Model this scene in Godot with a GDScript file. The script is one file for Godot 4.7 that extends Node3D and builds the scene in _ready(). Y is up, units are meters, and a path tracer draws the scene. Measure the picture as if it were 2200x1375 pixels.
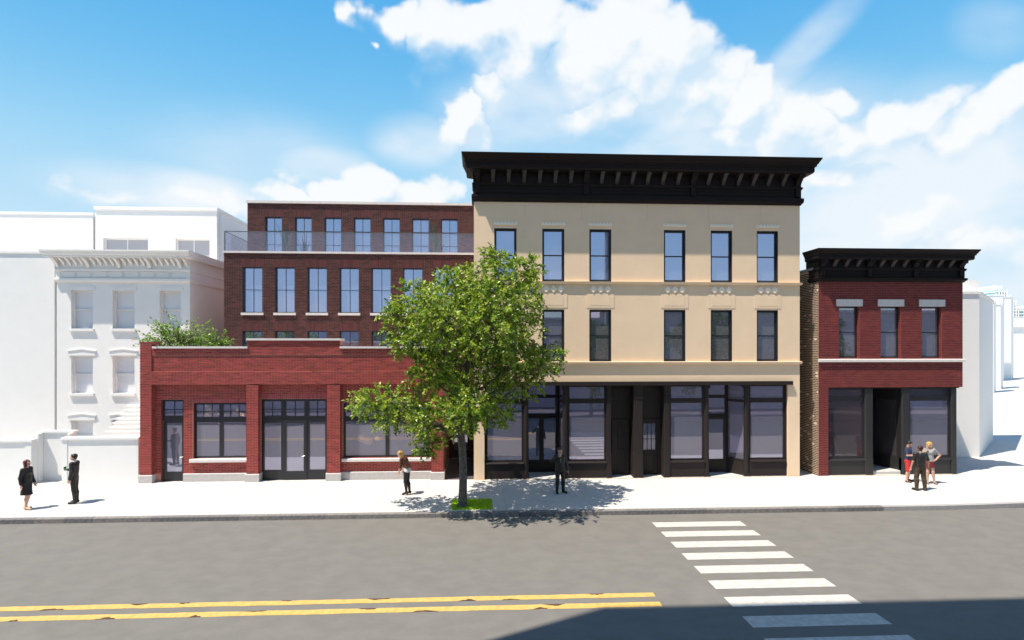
extends Node3D
# A street front: x runs along the facades, y up, z from the facades towards the road. The pavement is y = 0.

const SUN := Vector3(0.43, -1.0, -0.23)
const ROAD_Y := -0.15
var rng := RandomNumberGenerator.new()
var M := {}
var unit_box := BoxMesh.new()
var names := {}


class Mb:
	var v := PackedVector3Array()
	var n := PackedVector3Array()
	var c := PackedColorArray()
	var tint := Color.WHITE

	func tri(p: Vector3, q: Vector3, r: Vector3) -> void:
		var nn := (q - p).cross(r - p).normalized()
		v.append(p); v.append(r); v.append(q)
		for k in 3:
			n.append(nn)
			c.append(tint)

	func trin(p: Vector3, q: Vector3, r: Vector3, np: Vector3, nq: Vector3, nr: Vector3) -> void:
		v.append(p); v.append(r); v.append(q)
		n.append(np); n.append(nr); n.append(nq)
		for k in 3:
			c.append(tint)

	func quad(p: Vector3, q: Vector3, r: Vector3, s: Vector3) -> void:
		tri(p, q, r)
		tri(p, r, s)

	func box(a: Vector3, b: Vector3) -> void:
		var lo := a.min(b)
		var hi := a.max(b)
		obox(Transform3D(Basis.from_scale(hi - lo), (lo + hi) * 0.5))

	func obox(t: Transform3D) -> void:
		var p: Array[Vector3] = []
		for k in 8:
			p.append(t * Vector3(0.5 if k & 1 else -0.5, 0.5 if k & 2 else -0.5, 0.5 if k & 4 else -0.5))
		quad(p[4], p[5], p[7], p[6])
		quad(p[1], p[0], p[2], p[3])
		quad(p[5], p[1], p[3], p[7])
		quad(p[0], p[4], p[6], p[2])
		quad(p[6], p[7], p[3], p[2])
		quad(p[0], p[1], p[5], p[4])

	# a box with its front edges bevelled (front is +z)
	func bevel_box(a: Vector3, b: Vector3, e: float) -> void:
		prism([Vector2(a.x, a.z), Vector2(b.x, a.z), Vector2(b.x, b.z - e), Vector2(b.x - e, b.z), Vector2(a.x + e, b.z), Vector2(a.x, b.z - e)], 1, a.y, b.y)

	# a polygon drawn in the two other axes and pulled along the axis (0 x: points are (z, y); 1 y: points are (x, z); 2 z: points are (x, y))
	func prism(poly: Array, axis: int, from: float, to: float) -> void:
		var pts := PackedVector2Array(poly)
		if Geometry2D.is_polygon_clockwise(pts):
			pts.reverse()
		var at := func(p: Vector2, h: float) -> Vector3:
			if axis == 0:
				return Vector3(h, p.y, p.x)
			if axis == 1:
				return Vector3(p.x, h, p.y)
			return Vector3(p.x, p.y, h)
		var flip: bool = axis != 2
		var lo := minf(from, to)
		var hi := maxf(from, to)
		var ix := Geometry2D.triangulate_polygon(pts)
		for k in range(0, ix.size(), 3):
			var a: Vector2 = pts[ix[k]]
			var b: Vector2 = pts[ix[k + 1]]
			var d: Vector2 = pts[ix[k + 2]]
			if (b - a).cross(d - a) < 0.0:
				var s := b
				b = d
				d = s
			if flip:
				tri(at.call(a, hi), at.call(d, hi), at.call(b, hi))
				tri(at.call(a, lo), at.call(b, lo), at.call(d, lo))
			else:
				tri(at.call(a, hi), at.call(b, hi), at.call(d, hi))
				tri(at.call(a, lo), at.call(d, lo), at.call(b, lo))
		for k in pts.size():
			var a: Vector2 = pts[k]
			var b: Vector2 = pts[(k + 1) % pts.size()]
			if flip:
				quad(at.call(a, lo), at.call(a, hi), at.call(b, hi), at.call(b, lo))
			else:
				quad(at.call(a, lo), at.call(b, lo), at.call(b, hi), at.call(a, hi))

	# a moulding: profile points (out, height) carried round left return, front and right return
	func moulding(profile: Array, xl: float, xr: float, zf: float, zl: float, zr: float, reach := 1.0) -> void:
		var rows := []
		for p in profile:
			var o: float = p.x * reach
			rows.append([Vector3(xl - o, p.y, zl), Vector3(xl - o, p.y, zf + p.x), Vector3(xr + o, p.y, zf + p.x), Vector3(xr + o, p.y, zr)])
		for k in rows.size() - 1:
			for j in 3:
				quad(rows[k][j], rows[k][j + 1], rows[k + 1][j + 1], rows[k + 1][j])
		# lid and ends
		var top: Array = rows[rows.size() - 1]
		quad(top[0], top[1], Vector3(xl, top[1].y, zf), Vector3(xl, top[0].y, zl))
		quad(top[1], top[2], Vector3(xr, top[2].y, zf), Vector3(xl, top[1].y, zf))
		quad(top[2], top[3], Vector3(xr, top[3].y, zr), Vector3(xr, top[2].y, zf))
		for e in 2:
			var x := xl if e == 0 else xr
			var z := zl if e == 0 else zr
			for k in rows.size() - 1:
				var a: Vector3 = rows[k][0 if e == 0 else 3]
				var b: Vector3 = rows[k + 1][0 if e == 0 else 3]
				if e == 0:
					quad(a, b, Vector3(x, b.y, z), Vector3(x, a.y, z))
				else:
					quad(Vector3(x, a.y, z), Vector3(x, b.y, z), b, a)

	func tube(a: Vector3, b: Vector3, ra: float, rb: float, seg := 8, caps := true) -> void:
		var d := (b - a).normalized()
		var s := d.cross(Vector3.UP if absf(d.y) < 0.9 else Vector3.RIGHT).normalized()
		var t := s.cross(d)
		for k in seg:
			var u0 := s * cos(TAU * k / seg) + t * sin(TAU * k / seg)
			var u1 := s * cos(TAU * (k + 1) / seg) + t * sin(TAU * (k + 1) / seg)
			trin(a + u1 * ra, a + u0 * ra, b + u0 * rb, u1, u0, u0)
			trin(a + u1 * ra, b + u0 * rb, b + u1 * rb, u1, u0, u1)
			if caps:
				tri(b, b + u1 * rb, b + u0 * rb)
				tri(a, a + u0 * ra, a + u1 * ra)

	func ball(o: Vector3, r: Vector3, seg := 12) -> void:
		var h := seg / 2
		for i in h:
			for j in seg:
				var p: Array[Vector3] = []
				for q in [[i, j], [i, j + 1], [i + 1, j + 1], [i + 1, j]]:
					var th: float = PI * q[0] / h
					var ph: float = TAU * q[1] / seg
					p.append(Vector3(sin(th) * cos(ph), cos(th), sin(th) * sin(ph)))
				trin(o + p[0] * r, o + p[1] * r, o + p[2] * r, p[0], p[1], p[2])
				trin(o + p[0] * r, o + p[2] * r, o + p[3] * r, p[0], p[2], p[3])

	func mesh() -> ArrayMesh:
		var a := []
		a.resize(Mesh.ARRAY_MAX)
		a[Mesh.ARRAY_VERTEX] = v
		a[Mesh.ARRAY_NORMAL] = n
		a[Mesh.ARRAY_COLOR] = c
		var m := ArrayMesh.new()
		m.add_surface_from_arrays(Mesh.PRIMITIVE_TRIANGLES, a)
		return m


func lin(r: float, g: float, b: float, a := 1.0) -> Color:
	var c := Color(r, g, b).linear_to_srgb()
	c.a = a
	return c


func mat(r: float, g: float, b: float, rough := 0.8, metal := 0.0) -> StandardMaterial3D:
	var m := StandardMaterial3D.new()
	m.albedo_color = lin(r, g, b)
	m.roughness = rough
	m.metallic = metal
	return m


# a tone that drifts over the surface: layered noise between two factors of the colour, mapped in the world
func mottled(r: float, g: float, b: float, low: float, high: float, metres: float, rough := 0.85, seed_ := 1, stretch := Vector3.ONE) -> StandardMaterial3D:
	var m := mat(r, g, b, rough)
	var f := FastNoiseLite.new()
	f.seed = seed_
	f.noise_type = FastNoiseLite.TYPE_SIMPLEX_SMOOTH
	f.frequency = 0.012
	f.fractal_octaves = 6
	f.fractal_gain = 0.58
	var t := NoiseTexture2D.new()
	t.width = 512
	t.height = 512
	t.seamless = true
	t.noise = f
	var ramp := Gradient.new()
	ramp.offsets = PackedFloat32Array([0.2, 0.8])
	var k := 1.0 / high
	ramp.colors = PackedColorArray([lin(low * k, low * k, low * k), Color.WHITE])
	t.color_ramp = ramp
	m.albedo_color = lin(r * high, g * high, b * high)
	m.albedo_texture = t
	m.uv1_triplanar = true
	m.uv1_world_triplanar = true
	m.uv1_scale = stretch / metres
	return m


func glass(r: float, g: float, b: float, alpha: float, metal: float) -> StandardMaterial3D:
	var m := mat(r, g, b, 0.015, metal)
	m.transparency = BaseMaterial3D.TRANSPARENCY_ALPHA
	m.albedo_color.a = alpha
	return m


func tinted(rough := 0.85) -> StandardMaterial3D:
	var m := StandardMaterial3D.new()
	m.vertex_color_use_as_albedo = true
	m.roughness = rough
	return m


func numbered(called: String) -> String:
	var k: int = names.get(called, -1) + 1
	names[called] = k
	return called if k == 0 else "%s_%03d" % [called, k]


func tag(o: Node3D, label: String, category: String, group := "") -> void:
	o.set_meta("label", label)
	o.set_meta("category", category)
	if group:
		o.set_meta("group", group)


func thing(called: String, at: Vector3, label: String, category: String, group := "") -> Node3D:
	var o := Node3D.new()
	o.name = numbered(called)
	add_child(o, true)
	o.position = at
	tag(o, label, category, group)
	return o


# a named mesh built in world coordinates
func part(called: String, mb: Variant, m: Material, parent: Node3D, kind := "") -> MeshInstance3D:
	var o := MeshInstance3D.new()
	o.name = called
	o.mesh = mb.mesh() if mb is Mb else mb
	o.material_override = m
	parent.add_child(o, true)
	if parent != self and not parent is MeshInstance3D:
		o.position = -parent.position
	elif parent is MeshInstance3D and parent.get_parent() == self:
		o.position = -parent.position
	if kind:
		o.set_meta("kind", kind)
	return o


func structure(called: String, mb: Mb, m: Material) -> MeshInstance3D:
	return part(called, mb, m, self, "structure")


func boxes(list: Array) -> Mb:
	var mb := Mb.new()
	for b in list:
		mb.box(b[0], b[1])
	return mb


# the solid parts of a wall between x0..x1 and y0..y1 that leaves out the rectangles in holes
func wall(mb: Mb, x0: float, x1: float, y0: float, y1: float, z0: float, z1: float, holes: Array) -> void:
	var ys := [y0, y1]
	for h: Rect2 in holes:
		for y in [h.position.y, h.end.y]:
			if y > y0 + 0.001 and y < y1 - 0.001 and not ys.has(y):
				ys.append(y)
	ys.sort()
	for k in ys.size() - 1:
		for s in spans(x0, x1, (ys[k] + ys[k + 1]) * 0.5, holes):
			mb.box(Vector3(s[0], ys[k], z0), Vector3(s[1], ys[k + 1], z1))


func spans(x0: float, x1: float, y: float, holes: Array) -> Array:
	var out := [[x0, x1]]
	for h: Rect2 in holes:
		if y <= h.position.y or y >= h.end.y:
			continue
		var next := []
		for s in out:
			if h.end.x <= s[0] or h.position.x >= s[1]:
				next.append(s)
				continue
			if h.position.x > s[0] + 0.004:
				next.append([s[0], h.position.x])
			if h.end.x < s[1] - 0.004:
				next.append([h.end.x, s[1]])
		out = next
	return out


# Running bond: bricks standing proud of a mortar wall. o is the lower corner, u the direction of the courses, n points outwards.
func bond(o: Vector3, u: Vector3, n: Vector3, w: float, h: float, holes: Array, size: Vector2, joint: float, proud: float, up := Vector3.UP) -> Array:
	var out := []
	var rows := int(round(h / size.y))
	for r in rows:
		var y := r * size.y
		for s in spans(0.0, w, y + size.y * 0.5, holes):
			var shift: float = 0.0 if r % 2 == 0 else size.x * 0.5
			var k := int(floor((s[0] + shift) / size.x))
			while k * size.x - shift < s[1] - 0.01:
				var a: float = maxf(s[0], k * size.x - shift)
				var b: float = minf(s[1], (k + 1) * size.x - shift)
				k += 1
				if b - a < joint * 2.0:
					continue
				var deep := 0.05 + proud + rng.randf_range(-0.0015, 0.0015)
				var at: Vector3 = o + u * ((a + b) * 0.5) + up * (y + size.y * 0.5) + n * (proud - deep * 0.5)
				out.append(Transform3D(Basis(u * (b - a - joint), up * (size.y - joint), n * deep), at))
	return out


# the first of the transforms as bricks of their own, the rest as one part
func lay(called: String, list: Array, palette: Array, parent: Node3D, single: int, rest := "brick_field") -> void:
	var ms := []
	for p: Color in palette:
		ms.append(mat(p.r, p.g, p.b, 0.85))
	for k in mini(single, list.size()):
		var o := MeshInstance3D.new()
		o.name = called
		o.mesh = unit_box
		o.material_override = ms[rng.randi() % ms.size()]
		parent.add_child(o, true)
		o.transform = Transform3D(list[k].basis, list[k].origin - (parent.position if parent.get_parent() == self else Vector3.ZERO))
	if list.size() > single:
		var mm := MultiMesh.new()
		mm.transform_format = MultiMesh.TRANSFORM_3D
		mm.use_colors = true
		mm.mesh = unit_box
		mm.instance_count = list.size() - single
		for k in range(single, list.size()):
			mm.set_instance_transform(k - single, list[k])
			var p: Color = palette[rng.randi() % palette.size()]
			var f := rng.randf_range(0.8, 1.15)
			mm.set_instance_color(k - single, Color(p.r * f, p.g * f, p.b * f))
		var o := MultiMeshInstance3D.new()
		o.name = rest
		o.multimesh = mm
		o.material_override = M.tint
		o.set_meta("kind", "stuff")
		parent.add_child(o, true)
		o.position = -parent.position if parent.get_parent() == self else Vector3.ZERO


func shades(r: float, g: float, b: float, spread: float, count: int, seed_: int) -> Array:
	var q := RandomNumberGenerator.new()
	q.seed = seed_
	var out := []
	for k in count:
		var f := q.randf_range(1.0 - spread, 1.0 + spread)
		var t := q.randf_range(-0.12, 0.12)
		out.append(Color(r * f, g * f * (1.0 + t), b * f * (1.0 - t)))
	return out


# a window: frame with panes between bars at the given shares; z is the frame's outer face
func window(parent: Node3D, x0: float, x1: float, y0: float, y1: float, z: float, fw: float, cols: Array, rows: Array, bar: float, frame: Material, pane: Material, called := "window", rail := 0.0) -> MeshInstance3D:
	var mb := Mb.new()
	var d := 0.07
	mb.box(Vector3(x0, y0, z - d), Vector3(x0 + fw, y1, z))
	mb.box(Vector3(x1 - fw, y0, z - d), Vector3(x1, y1, z))
	mb.box(Vector3(x0 + fw, y1 - fw, z - d), Vector3(x1 - fw, y1, z))
	mb.box(Vector3(x0 + fw, y0, z - d), Vector3(x1 - fw, y0 + fw + rail, z))
	var xs := [x0 + fw]
	for c in cols:
		xs.append(lerpf(x0, x1, c) - bar * 0.5)
		xs.append(lerpf(x0, x1, c) + bar * 0.5)
	xs.append(x1 - fw)
	var ys := [y0 + fw + rail]
	for r in rows:
		ys.append(lerpf(y0, y1, r) - bar * 0.5)
		ys.append(lerpf(y0, y1, r) + bar * 0.5)
	ys.append(y1 - fw)
	for k in range(1, ys.size() - 1, 2):
		mb.box(Vector3(x0 + fw, ys[k], z - d * 0.8), Vector3(x1 - fw, ys[k + 1], z - 0.006))
	for k in range(1, xs.size() - 1, 2):
		for j in range(0, ys.size(), 2):
			mb.box(Vector3(xs[k], ys[j], z - d * 0.8), Vector3(xs[k + 1], ys[j + 1], z - 0.008))
	var o := part(called, mb, frame, parent)
	for i in range(0, xs.size(), 2):
		for j in range(0, ys.size(), 2):
			part("pane", boxes([[Vector3(xs[i], ys[j], z - 0.036), Vector3(xs[i + 1], ys[j + 1], z - 0.03)]]), pane, o)
	return o


# ---------- sky: air and clouds by direction ----------
var nz_puff := FastNoiseLite.new()
var nz_cell := FastNoiseLite.new()
var nz_wide := FastNoiseLite.new()
var nz_thin := FastNoiseLite.new()
# heaps of cloud: azimuth, elevation, half width, half height (degrees), strength
var heaps := []
var veils := []


func sky_air(az: float, el: float) -> Vector3:
	var t := clampf(el / 34.0, 0.0, 1.6)
	var low := Vector3(0.70, 0.87, 0.975)
	var mid := Vector3(0.25, 0.62, 0.925)
	var high := Vector3(0.095, 0.43, 0.84)
	var top := Vector3(0.06, 0.27, 0.68)
	var c := low.lerp(mid, smoothstep(0.0, 0.72, t))
	c = c.lerp(high, smoothstep(0.42, 0.95, t))
	return c.lerp(top, smoothstep(0.95, 1.6, t))


# (density, how far below the middle of its heap)
func heap_at(az: float, el: float, near: bool) -> Vector2:
	var best := -1.0
	var low := 0.0
	if near:
		for b in heaps:
			var dx: float = (az - b[0]) / b[2]
			var dy: float = (el - b[1]) / b[3]
			if dx > 1.7 or dx < -1.7 or dy > 1.7 or dy < -2.4:
				continue
			if dy < 0.0:
				dy *= 0.7
			var v: float = b[4] * (1.0 - sqrt(dx * dx + dy * dy))
			if v > best:
				best = v
				low = -dy
	else:
		best = nz_wide.get_noise_2d(az * 1.3 + 400.0, el * 2.6) * 1.5 - 0.12 - el * 0.004
		low = 0.3
	return Vector2(best, low)


func cloud(az: float, el: float, near: bool) -> Vector2:
	var wx := nz_thin.get_noise_2d(az * 1.6, el * 1.9 + 200.0)
	var wy := nz_thin.get_noise_2d(az * 1.6 + 300.0, el * 1.9)
	var h := heap_at(az + wx * 2.6, el + wy * 1.9, near)
	var puff := nz_puff.get_noise_2d(az, el * 1.15)
	var cell := nz_cell.get_noise_2d(az + wx * 1.2, el * 1.1 + wy)
	var d := h.x + puff * 0.5 + 0.1 - clampf(cell + 1.0, 0.0, 0.9) * 0.24
	return Vector2(d, h.y)


func sky_color(az: float, el: float, near: bool, fine: bool) -> Vector3:
	var c := sky_air(az, el)
	var d := cloud(az, el, near)
	# thin veils
	var veil := 0.0
	if near:
		for b in veils:
			var dx: float = (az - b[0]) * b[5] + (el - b[1]) * b[6]
			var dy: float = (el - b[1]) * b[5] - (az - b[0]) * b[6]
			dx /= b[2]
			dy /= b[3]
			var v: float = 1.0 - sqrt(dx * dx + dy * dy)
			if v > 0.0:
				veil = maxf(veil, b[4] * smoothstep(0.0, 0.75, v))
	else:
		veil = 0.35 * smoothstep(-0.2, 0.6, nz_wide.get_noise_2d(az * 0.8 + 90.0, el * 1.6 + 30.0))
	if veil > 0.0:
		veil *= clampf(0.75 + 0.9 * nz_thin.get_noise_2d(az * 0.7, el * 1.5), 0.0, 1.25)
		c = c.lerp(Vector3(0.85, 0.925, 0.99), clampf(veil * 1.15, 0.0, 0.95))
	var a := smoothstep(0.0, 0.3 + 0.8 * smoothstep(-0.15, 0.75, d.y), d.x)
	if a > 0.0:
		var lit := 0.75
		if fine:
			var up := cloud(az - 1.1, el + 1.5, near)
			lit = clampf(0.5 + (d.x - up.x) * 1.1 + nz_puff.get_noise_2d(az * 0.6 + 50.0, el * 0.6) * 0.3, 0.0, 1.0)
		var white := Vector3(0.64, 0.81, 0.955).lerp(Vector3(0.965, 0.985, 1.0), smoothstep(0.1, 0.75, lit))
		c = c.lerp(white, a * clampf(0.78 + 0.45 * d.x, 0.0, 0.98))
	return c


func put_sky(data: PackedByteArray, at: int, c: Vector3) -> void:
	var s := Color(c.x, c.y, c.z).linear_to_srgb()
	var j := rng.randf() - 0.5
	data[at] = clampi(int(s.r * 255.0 + 0.5 + j), 0, 255)
	data[at + 1] = clampi(int(s.g * 255.0 + 0.5 + j), 0, 255)
	data[at + 2] = clampi(int(s.b * 255.0 + 0.5 + j), 0, 255)


func make_sky() -> Image:
	nz_puff.seed = 5
	nz_puff.noise_type = FastNoiseLite.TYPE_SIMPLEX_SMOOTH
	nz_puff.frequency = 0.105
	nz_puff.fractal_octaves = 6
	nz_puff.fractal_gain = 0.52
	nz_cell.seed = 8
	nz_cell.noise_type = FastNoiseLite.TYPE_CELLULAR
	nz_cell.cellular_return_type = FastNoiseLite.RETURN_DISTANCE
	nz_cell.frequency = 0.3
	nz_cell.fractal_type = FastNoiseLite.FRACTAL_FBM
	nz_cell.fractal_octaves = 3
	nz_cell.fractal_gain = 0.5
	nz_wide.seed = 3
	nz_wide.frequency = 0.022
	nz_wide.noise_type = FastNoiseLite.TYPE_SIMPLEX_SMOOTH
	nz_wide.fractal_octaves = 3
	nz_thin.seed = 12
	nz_thin.frequency = 0.07
	nz_thin.noise_type = FastNoiseLite.TYPE_SIMPLEX_SMOOTH
	nz_thin.fractal_octaves = 5
	# whole sky, coarse
	var w := 1024
	var data := PackedByteArray()
	data.resize(w * 512 * 3)
	for y in 512:
		var el := 90.0 - (y + 0.5) * 180.0 / 512.0
		if el < -1.0:
			for x in w:
				put_sky(data, (y * w + x) * 3, Vector3(0.5, 0.52, 0.55))
			continue
		for x in w:
			var az := (x + 0.5) * 360.0 / w - 180.0
			# the far side of the seam is blended so that the clouds close
			var f := smoothstep(150.0, 180.0, absf(az))
			var c := sky_color(az, el, false, false)
			if f > 0.0:
				c = c.lerp(sky_color(az - signf(az) * 360.0, el, false, false), 0.5 * f)
			put_sky(data, (y * w + x) * 3, c)
	var im := Image.create_from_data(w, 512, false, Image.FORMAT_RGB8, data)
	im.resize(4096, 2048, Image.INTERPOLATE_CUBIC)
	# the part ahead, fine
	var px := 360.0 / 4096.0
	var x0 := int((-52.0 + 180.0) / px)
	var x1 := int((56.0 + 180.0) / px)
	var y0 := int((90.0 - 44.0) / px)
	var y1 := int(91.0 / px)
	var fw := x1 - x0
	var fine := PackedByteArray()
	fine.resize(fw * (y1 - y0) * 3)
	for y in range(y0, y1):
		var el := 90.0 - (y + 0.5) * px
		for x in range(x0, x1):
			var az := (x + 0.5) * px - 180.0
			var edge: float = clampf(minf(minf((az + 52.0) / 8.0, (56.0 - az) / 8.0), (44.0 - el) / 8.0), 0.0, 1.0)
			var at := ((y - y0) * fw + x - x0) * 3
			var c := sky_color(az, el, true, true)
			if edge < 1.0:
				c = c.lerp(sky_color(az, el, false, true), 1.0 - edge)
			put_sky(fine, at, c)
	im.blit_rect(Image.create_from_data(fw, y1 - y0, false, Image.FORMAT_RGB8, fine), Rect2i(0, 0, fw, y1 - y0), Vector2i(x0, y0))
	# a panorama starts straight ahead
	var out := Image.create_empty(4096, 2048, false, Image.FORMAT_RGB8)
	out.blit_rect(im, Rect2i(2048, 0, 2048, 2048), Vector2i(0, 0))
	out.blit_rect(im, Rect2i(0, 0, 2048, 2048), Vector2i(2048, 0))
	return out


func _ready() -> void:
	rng.seed = 77
	# camera
	var cam := Camera3D.new()
	cam.name = "camera"
	cam.projection = Camera3D.PROJECTION_FRUSTUM
	cam.near = 0.1
	cam.far = 1200.0
	cam.size = 0.1 * 1375.0 / 1300.0
	cam.frustum_offset = Vector2(0.0, 0.1 * 60.5 / 1300.0)
	cam.position = Vector3(0, 5.5, 25.309)
	cam.rotation.y = -deg_to_rad(3.082)
	cam.current = true
	add_child(cam)
	# sky and sun
	heaps =  [[-1.3, 27.5, 6.2, 3.7, 1], [4.4, 27.5, 7.4, 4.6, 1.1], [11.4, 26.6, 8.0, 5.0, 1.1], [16.9, 24.8, 5.7, 4.3, 1.15], [20.2, 22.7, 4.7, 3.8, 1.1], [13.1, 22.2, 6.3, 3.3, 0.8], [23.7, 20.8, 4.1, 3.0, 1.05], [27.5, 18.7, 5.2, 3.2, 1.0], [22.6, 18.4, 4.9, 2.6, 0.7], [31.0, 20.3, 3.2, 1.9, 0.9], [32.4, 17.1, 4.5, 2.4, 0.85], [36.3, 17.6, 4.1, 2.6, 0.95], [40.4, 15.7, 3.7, 2.6, 0.85], [42.8, 17.5, 2.8, 2.6, 1.0], [0.9, 23.6, 4.8, 2.5, 0.65], [-1.3, 20.1, 2.6, 2.8, 1.1], [-10.7, 14.4, 4.7, 2.5, 1.1], [-14.0, 13.8, 3.7, 1.8, 1.05], [-5.4, 14.4, 4.1, 2.4, 1.1], [-17.2, 12.9, 3.2, 1.2, 0.6], [-26.6, 12.0, 6.0, 1.0, 0.36], [-7.8, 28.3, 2.6, 1.6, 0.75], [-11.4, 28.2, 1.2, 1.2, 0.7], [-9.9, 26.1, 0.6, 0.7, 0.7], [36.3, 10.5, 4.4, 1.6, 0.5], [31.4, 13.3, 4.6, 1.5, 0.45], [40.7, 6.9, 4.2, 2.1, 0.5], [37.8, 8.2, 3.4, 1.4, 0.5]]
	veils =  [[20.2, 17.1, 21.0, 8.4, 0.85, 1.0, 0.0], [36.3, 10.9, 14.1, 11.2, 1.05, 1.0, 0.0], [6.6, 20.9, 14.0, 6.9, 0.62, 1.0, 0.0], [28.6, 23.9, 8.6, 2.0, 0.6, 0.82, 0.57], [25.6, 21.6, 6.1, 2.6, 0.6, 0.94, 0.34], [-14.4, 15.9, 6.6, 2.9, 0.6, 1.0, 0.0], [-5.7, 18.6, 6.1, 3.1, 0.65, 1.0, 0.0], [-25.9, 12.8, 11.9, 2.7, 0.75, 1.0, 0.0], [-19.5, 16.5, 12.1, 5.1, 0.3, 1.0, 0.0], [41.5, 22.5, 3.6, 2.6, 0.3, 0.87, -0.5], [39.2, 5.3, 14.6, 7.6, 1.0, 1.0, 0.0], [11.8, 16.8, 20.2, 6.5, 0.7, 1.0, 0.0]]
	var pan := PanoramaSkyMaterial.new()
	pan.panorama = ImageTexture.create_from_image(make_sky())
	pan.energy_multiplier = 0.667
	var sky := Sky.new()
	sky.sky_material = pan
	var env := Environment.new()
	env.background_mode = Environment.BG_SKY
	env.sky = sky
	env.tonemap_mode = Environment.TONE_MAPPER_LINEAR
	env.tonemap_exposure = 1.5
	env.sdfgi_enabled = true
	env.ssao_enabled = true
	env.ssil_enabled = true
	var we := WorldEnvironment.new()
	we.name = "world_environment"
	we.environment = env
	add_child(we)
	var sun := DirectionalLight3D.new()
	sun.name = "sun"
	sun.light_color = Color(1.0, 0.955, 0.89)
	sun.light_energy = 1.6
	sun.light_angular_distance = 0.5
	sun.shadow_enabled = true
	add_child(sun)
	sun.look_at_from_position(Vector3.ZERO, SUN, Vector3.UP)
	materials()
	ground()
	white_rowhouse()
	white_blocks()
	brick_shop()
	dark_apartments()
	tan_building()
	corner_store()
	far_side()
	plants()
	people()


func materials() -> void:
	M.tint = tinted(0.85)
	M.white = mottled(0.80, 0.79, 0.77, 0.98, 1.0, 6.0, 0.8, 2)
	M.pavement = mottled(0.52, 0.515, 0.50, 0.96, 1.03, 3.0, 0.85, 4)
	M.slab2 = mottled(0.515, 0.51, 0.495, 0.96, 1.03, 2.3, 0.85, 9)
	M.road = mottled(0.152, 0.146, 0.134, 0.93, 1.05, 5.3, 0.92, 5, Vector3(1, 1, 1.25))
	var grain := FastNoiseLite.new()
	grain.seed = 6
	grain.frequency = 0.09
	grain.fractal_octaves = 3
	var gt := NoiseTexture2D.new()
	gt.width = 512
	gt.height = 512
	gt.seamless = true
	gt.noise = grain
	M.road.heightmap_enabled = true
	M.road.heightmap_texture = gt
	M.road.heightmap_scale = 0.25
	M.kerb = [mottled(0.20, 0.19, 0.185, 0.75, 1.15, 0.9, 0.9, 11), mottled(0.17, 0.165, 0.165, 0.75, 1.15, 0.8, 0.9, 12), mottled(0.225, 0.21, 0.20, 0.75, 1.15, 1.0, 0.9, 13)]
	M.kerb_pale = mottled(0.34, 0.335, 0.335, 0.9, 1.05, 1.5, 0.85, 14)
	M.paint_white = mottled(0.50, 0.485, 0.45, 0.86, 1.08, 1.4, 0.75, 15)
	M.paint_yellow = mottled(0.56, 0.37, 0.105, 0.85, 1.08, 1.1, 0.75, 16)
	M.crack = mat(0.075, 0.035, 0.022, 0.9)
	M.mortar_red = mottled(0.50, 0.24, 0.19, 0.85, 1.1, 1.0, 0.9, 21)
	M.mortar_dark = mottled(0.22, 0.13, 0.12, 0.85, 1.1, 1.0, 0.9, 22)
	M.mortar_corner = mottled(0.36, 0.15, 0.13, 0.85, 1.1, 1.0, 0.9, 23)
	M.mortar_old = mottled(0.76, 0.60, 0.43, 0.75, 1.1, 0.8, 0.95, 24)
	M.coping = mottled(0.66, 0.62, 0.60, 0.94, 1.03, 1.5, 0.7, 25)
	M.plinth = mottled(0.50, 0.47, 0.46, 0.93, 1.04, 1.2, 0.75, 26)
	M.tan = mottled(0.80, 0.61, 0.425, 0.97, 1.015, 7.0, 0.8, 27)
	M.ornament = mottled(0.90, 0.81, 0.68, 0.96, 1.02, 0.6, 0.8, 28)
	M.bronze = mat(0.026, 0.0205, 0.020, 0.5)
	M.bronze.metallic_specular = 0.3
	M.cornice = mat(0.014, 0.0105, 0.011, 0.55)
	M.cornice.metallic_specular = 0.25
	M.frame = mat(0.018, 0.018, 0.022, 0.4)
	M.black = mat(0.02, 0.019, 0.02, 0.5)
	M.glass_shop = glass(0.42, 0.41, 0.53, 0.2, 0.68)
	M.glass_up = glass(0.40, 0.47, 0.68, 0.12, 0.82)
	M.rail_glass = glass(0.20, 0.22, 0.38, 0.12, 0.0)
	M.inside = mat(0.20, 0.185, 0.23, 0.9)
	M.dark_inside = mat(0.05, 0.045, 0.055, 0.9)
	M.steel = mat(0.55, 0.55, 0.55, 0.3, 0.9)
	M.brown_stone = mottled(0.17, 0.13, 0.12, 0.7, 1.2, 0.7, 0.9, 29)
	M.blank_pane = mat(0.72, 0.715, 0.735, 0.35)
	M.grey_pane = mat(0.42, 0.41, 0.44, 0.2)
	M.tower_glass = mat(0.30, 0.52, 0.55, 0.2)
	M.grey_rail = mat(0.10, 0.11, 0.13, 0.35, 0.3)
	M.bracket = mat(0.034, 0.027, 0.025, 0.55)
	M.glass_mid = glass(0.40, 0.41, 0.46, 0.16, 0.72)
	M.joint = mat(0.58, 0.46, 0.32, 0.9)
	M.soffit = mat(0.55, 0.54, 0.56, 0.8)
	M.glass_store = glass(0.16, 0.14, 0.17, 0.05, 0.16)
	M.glass_dark = glass(0.1, 0.09, 0.1, 0.4, 0.3)
	M.sword = mat(0.030, 0.055, 0.024, 0.5)
	M.grey_stone = mat(0.30, 0.30, 0.33, 0.8)


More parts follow.
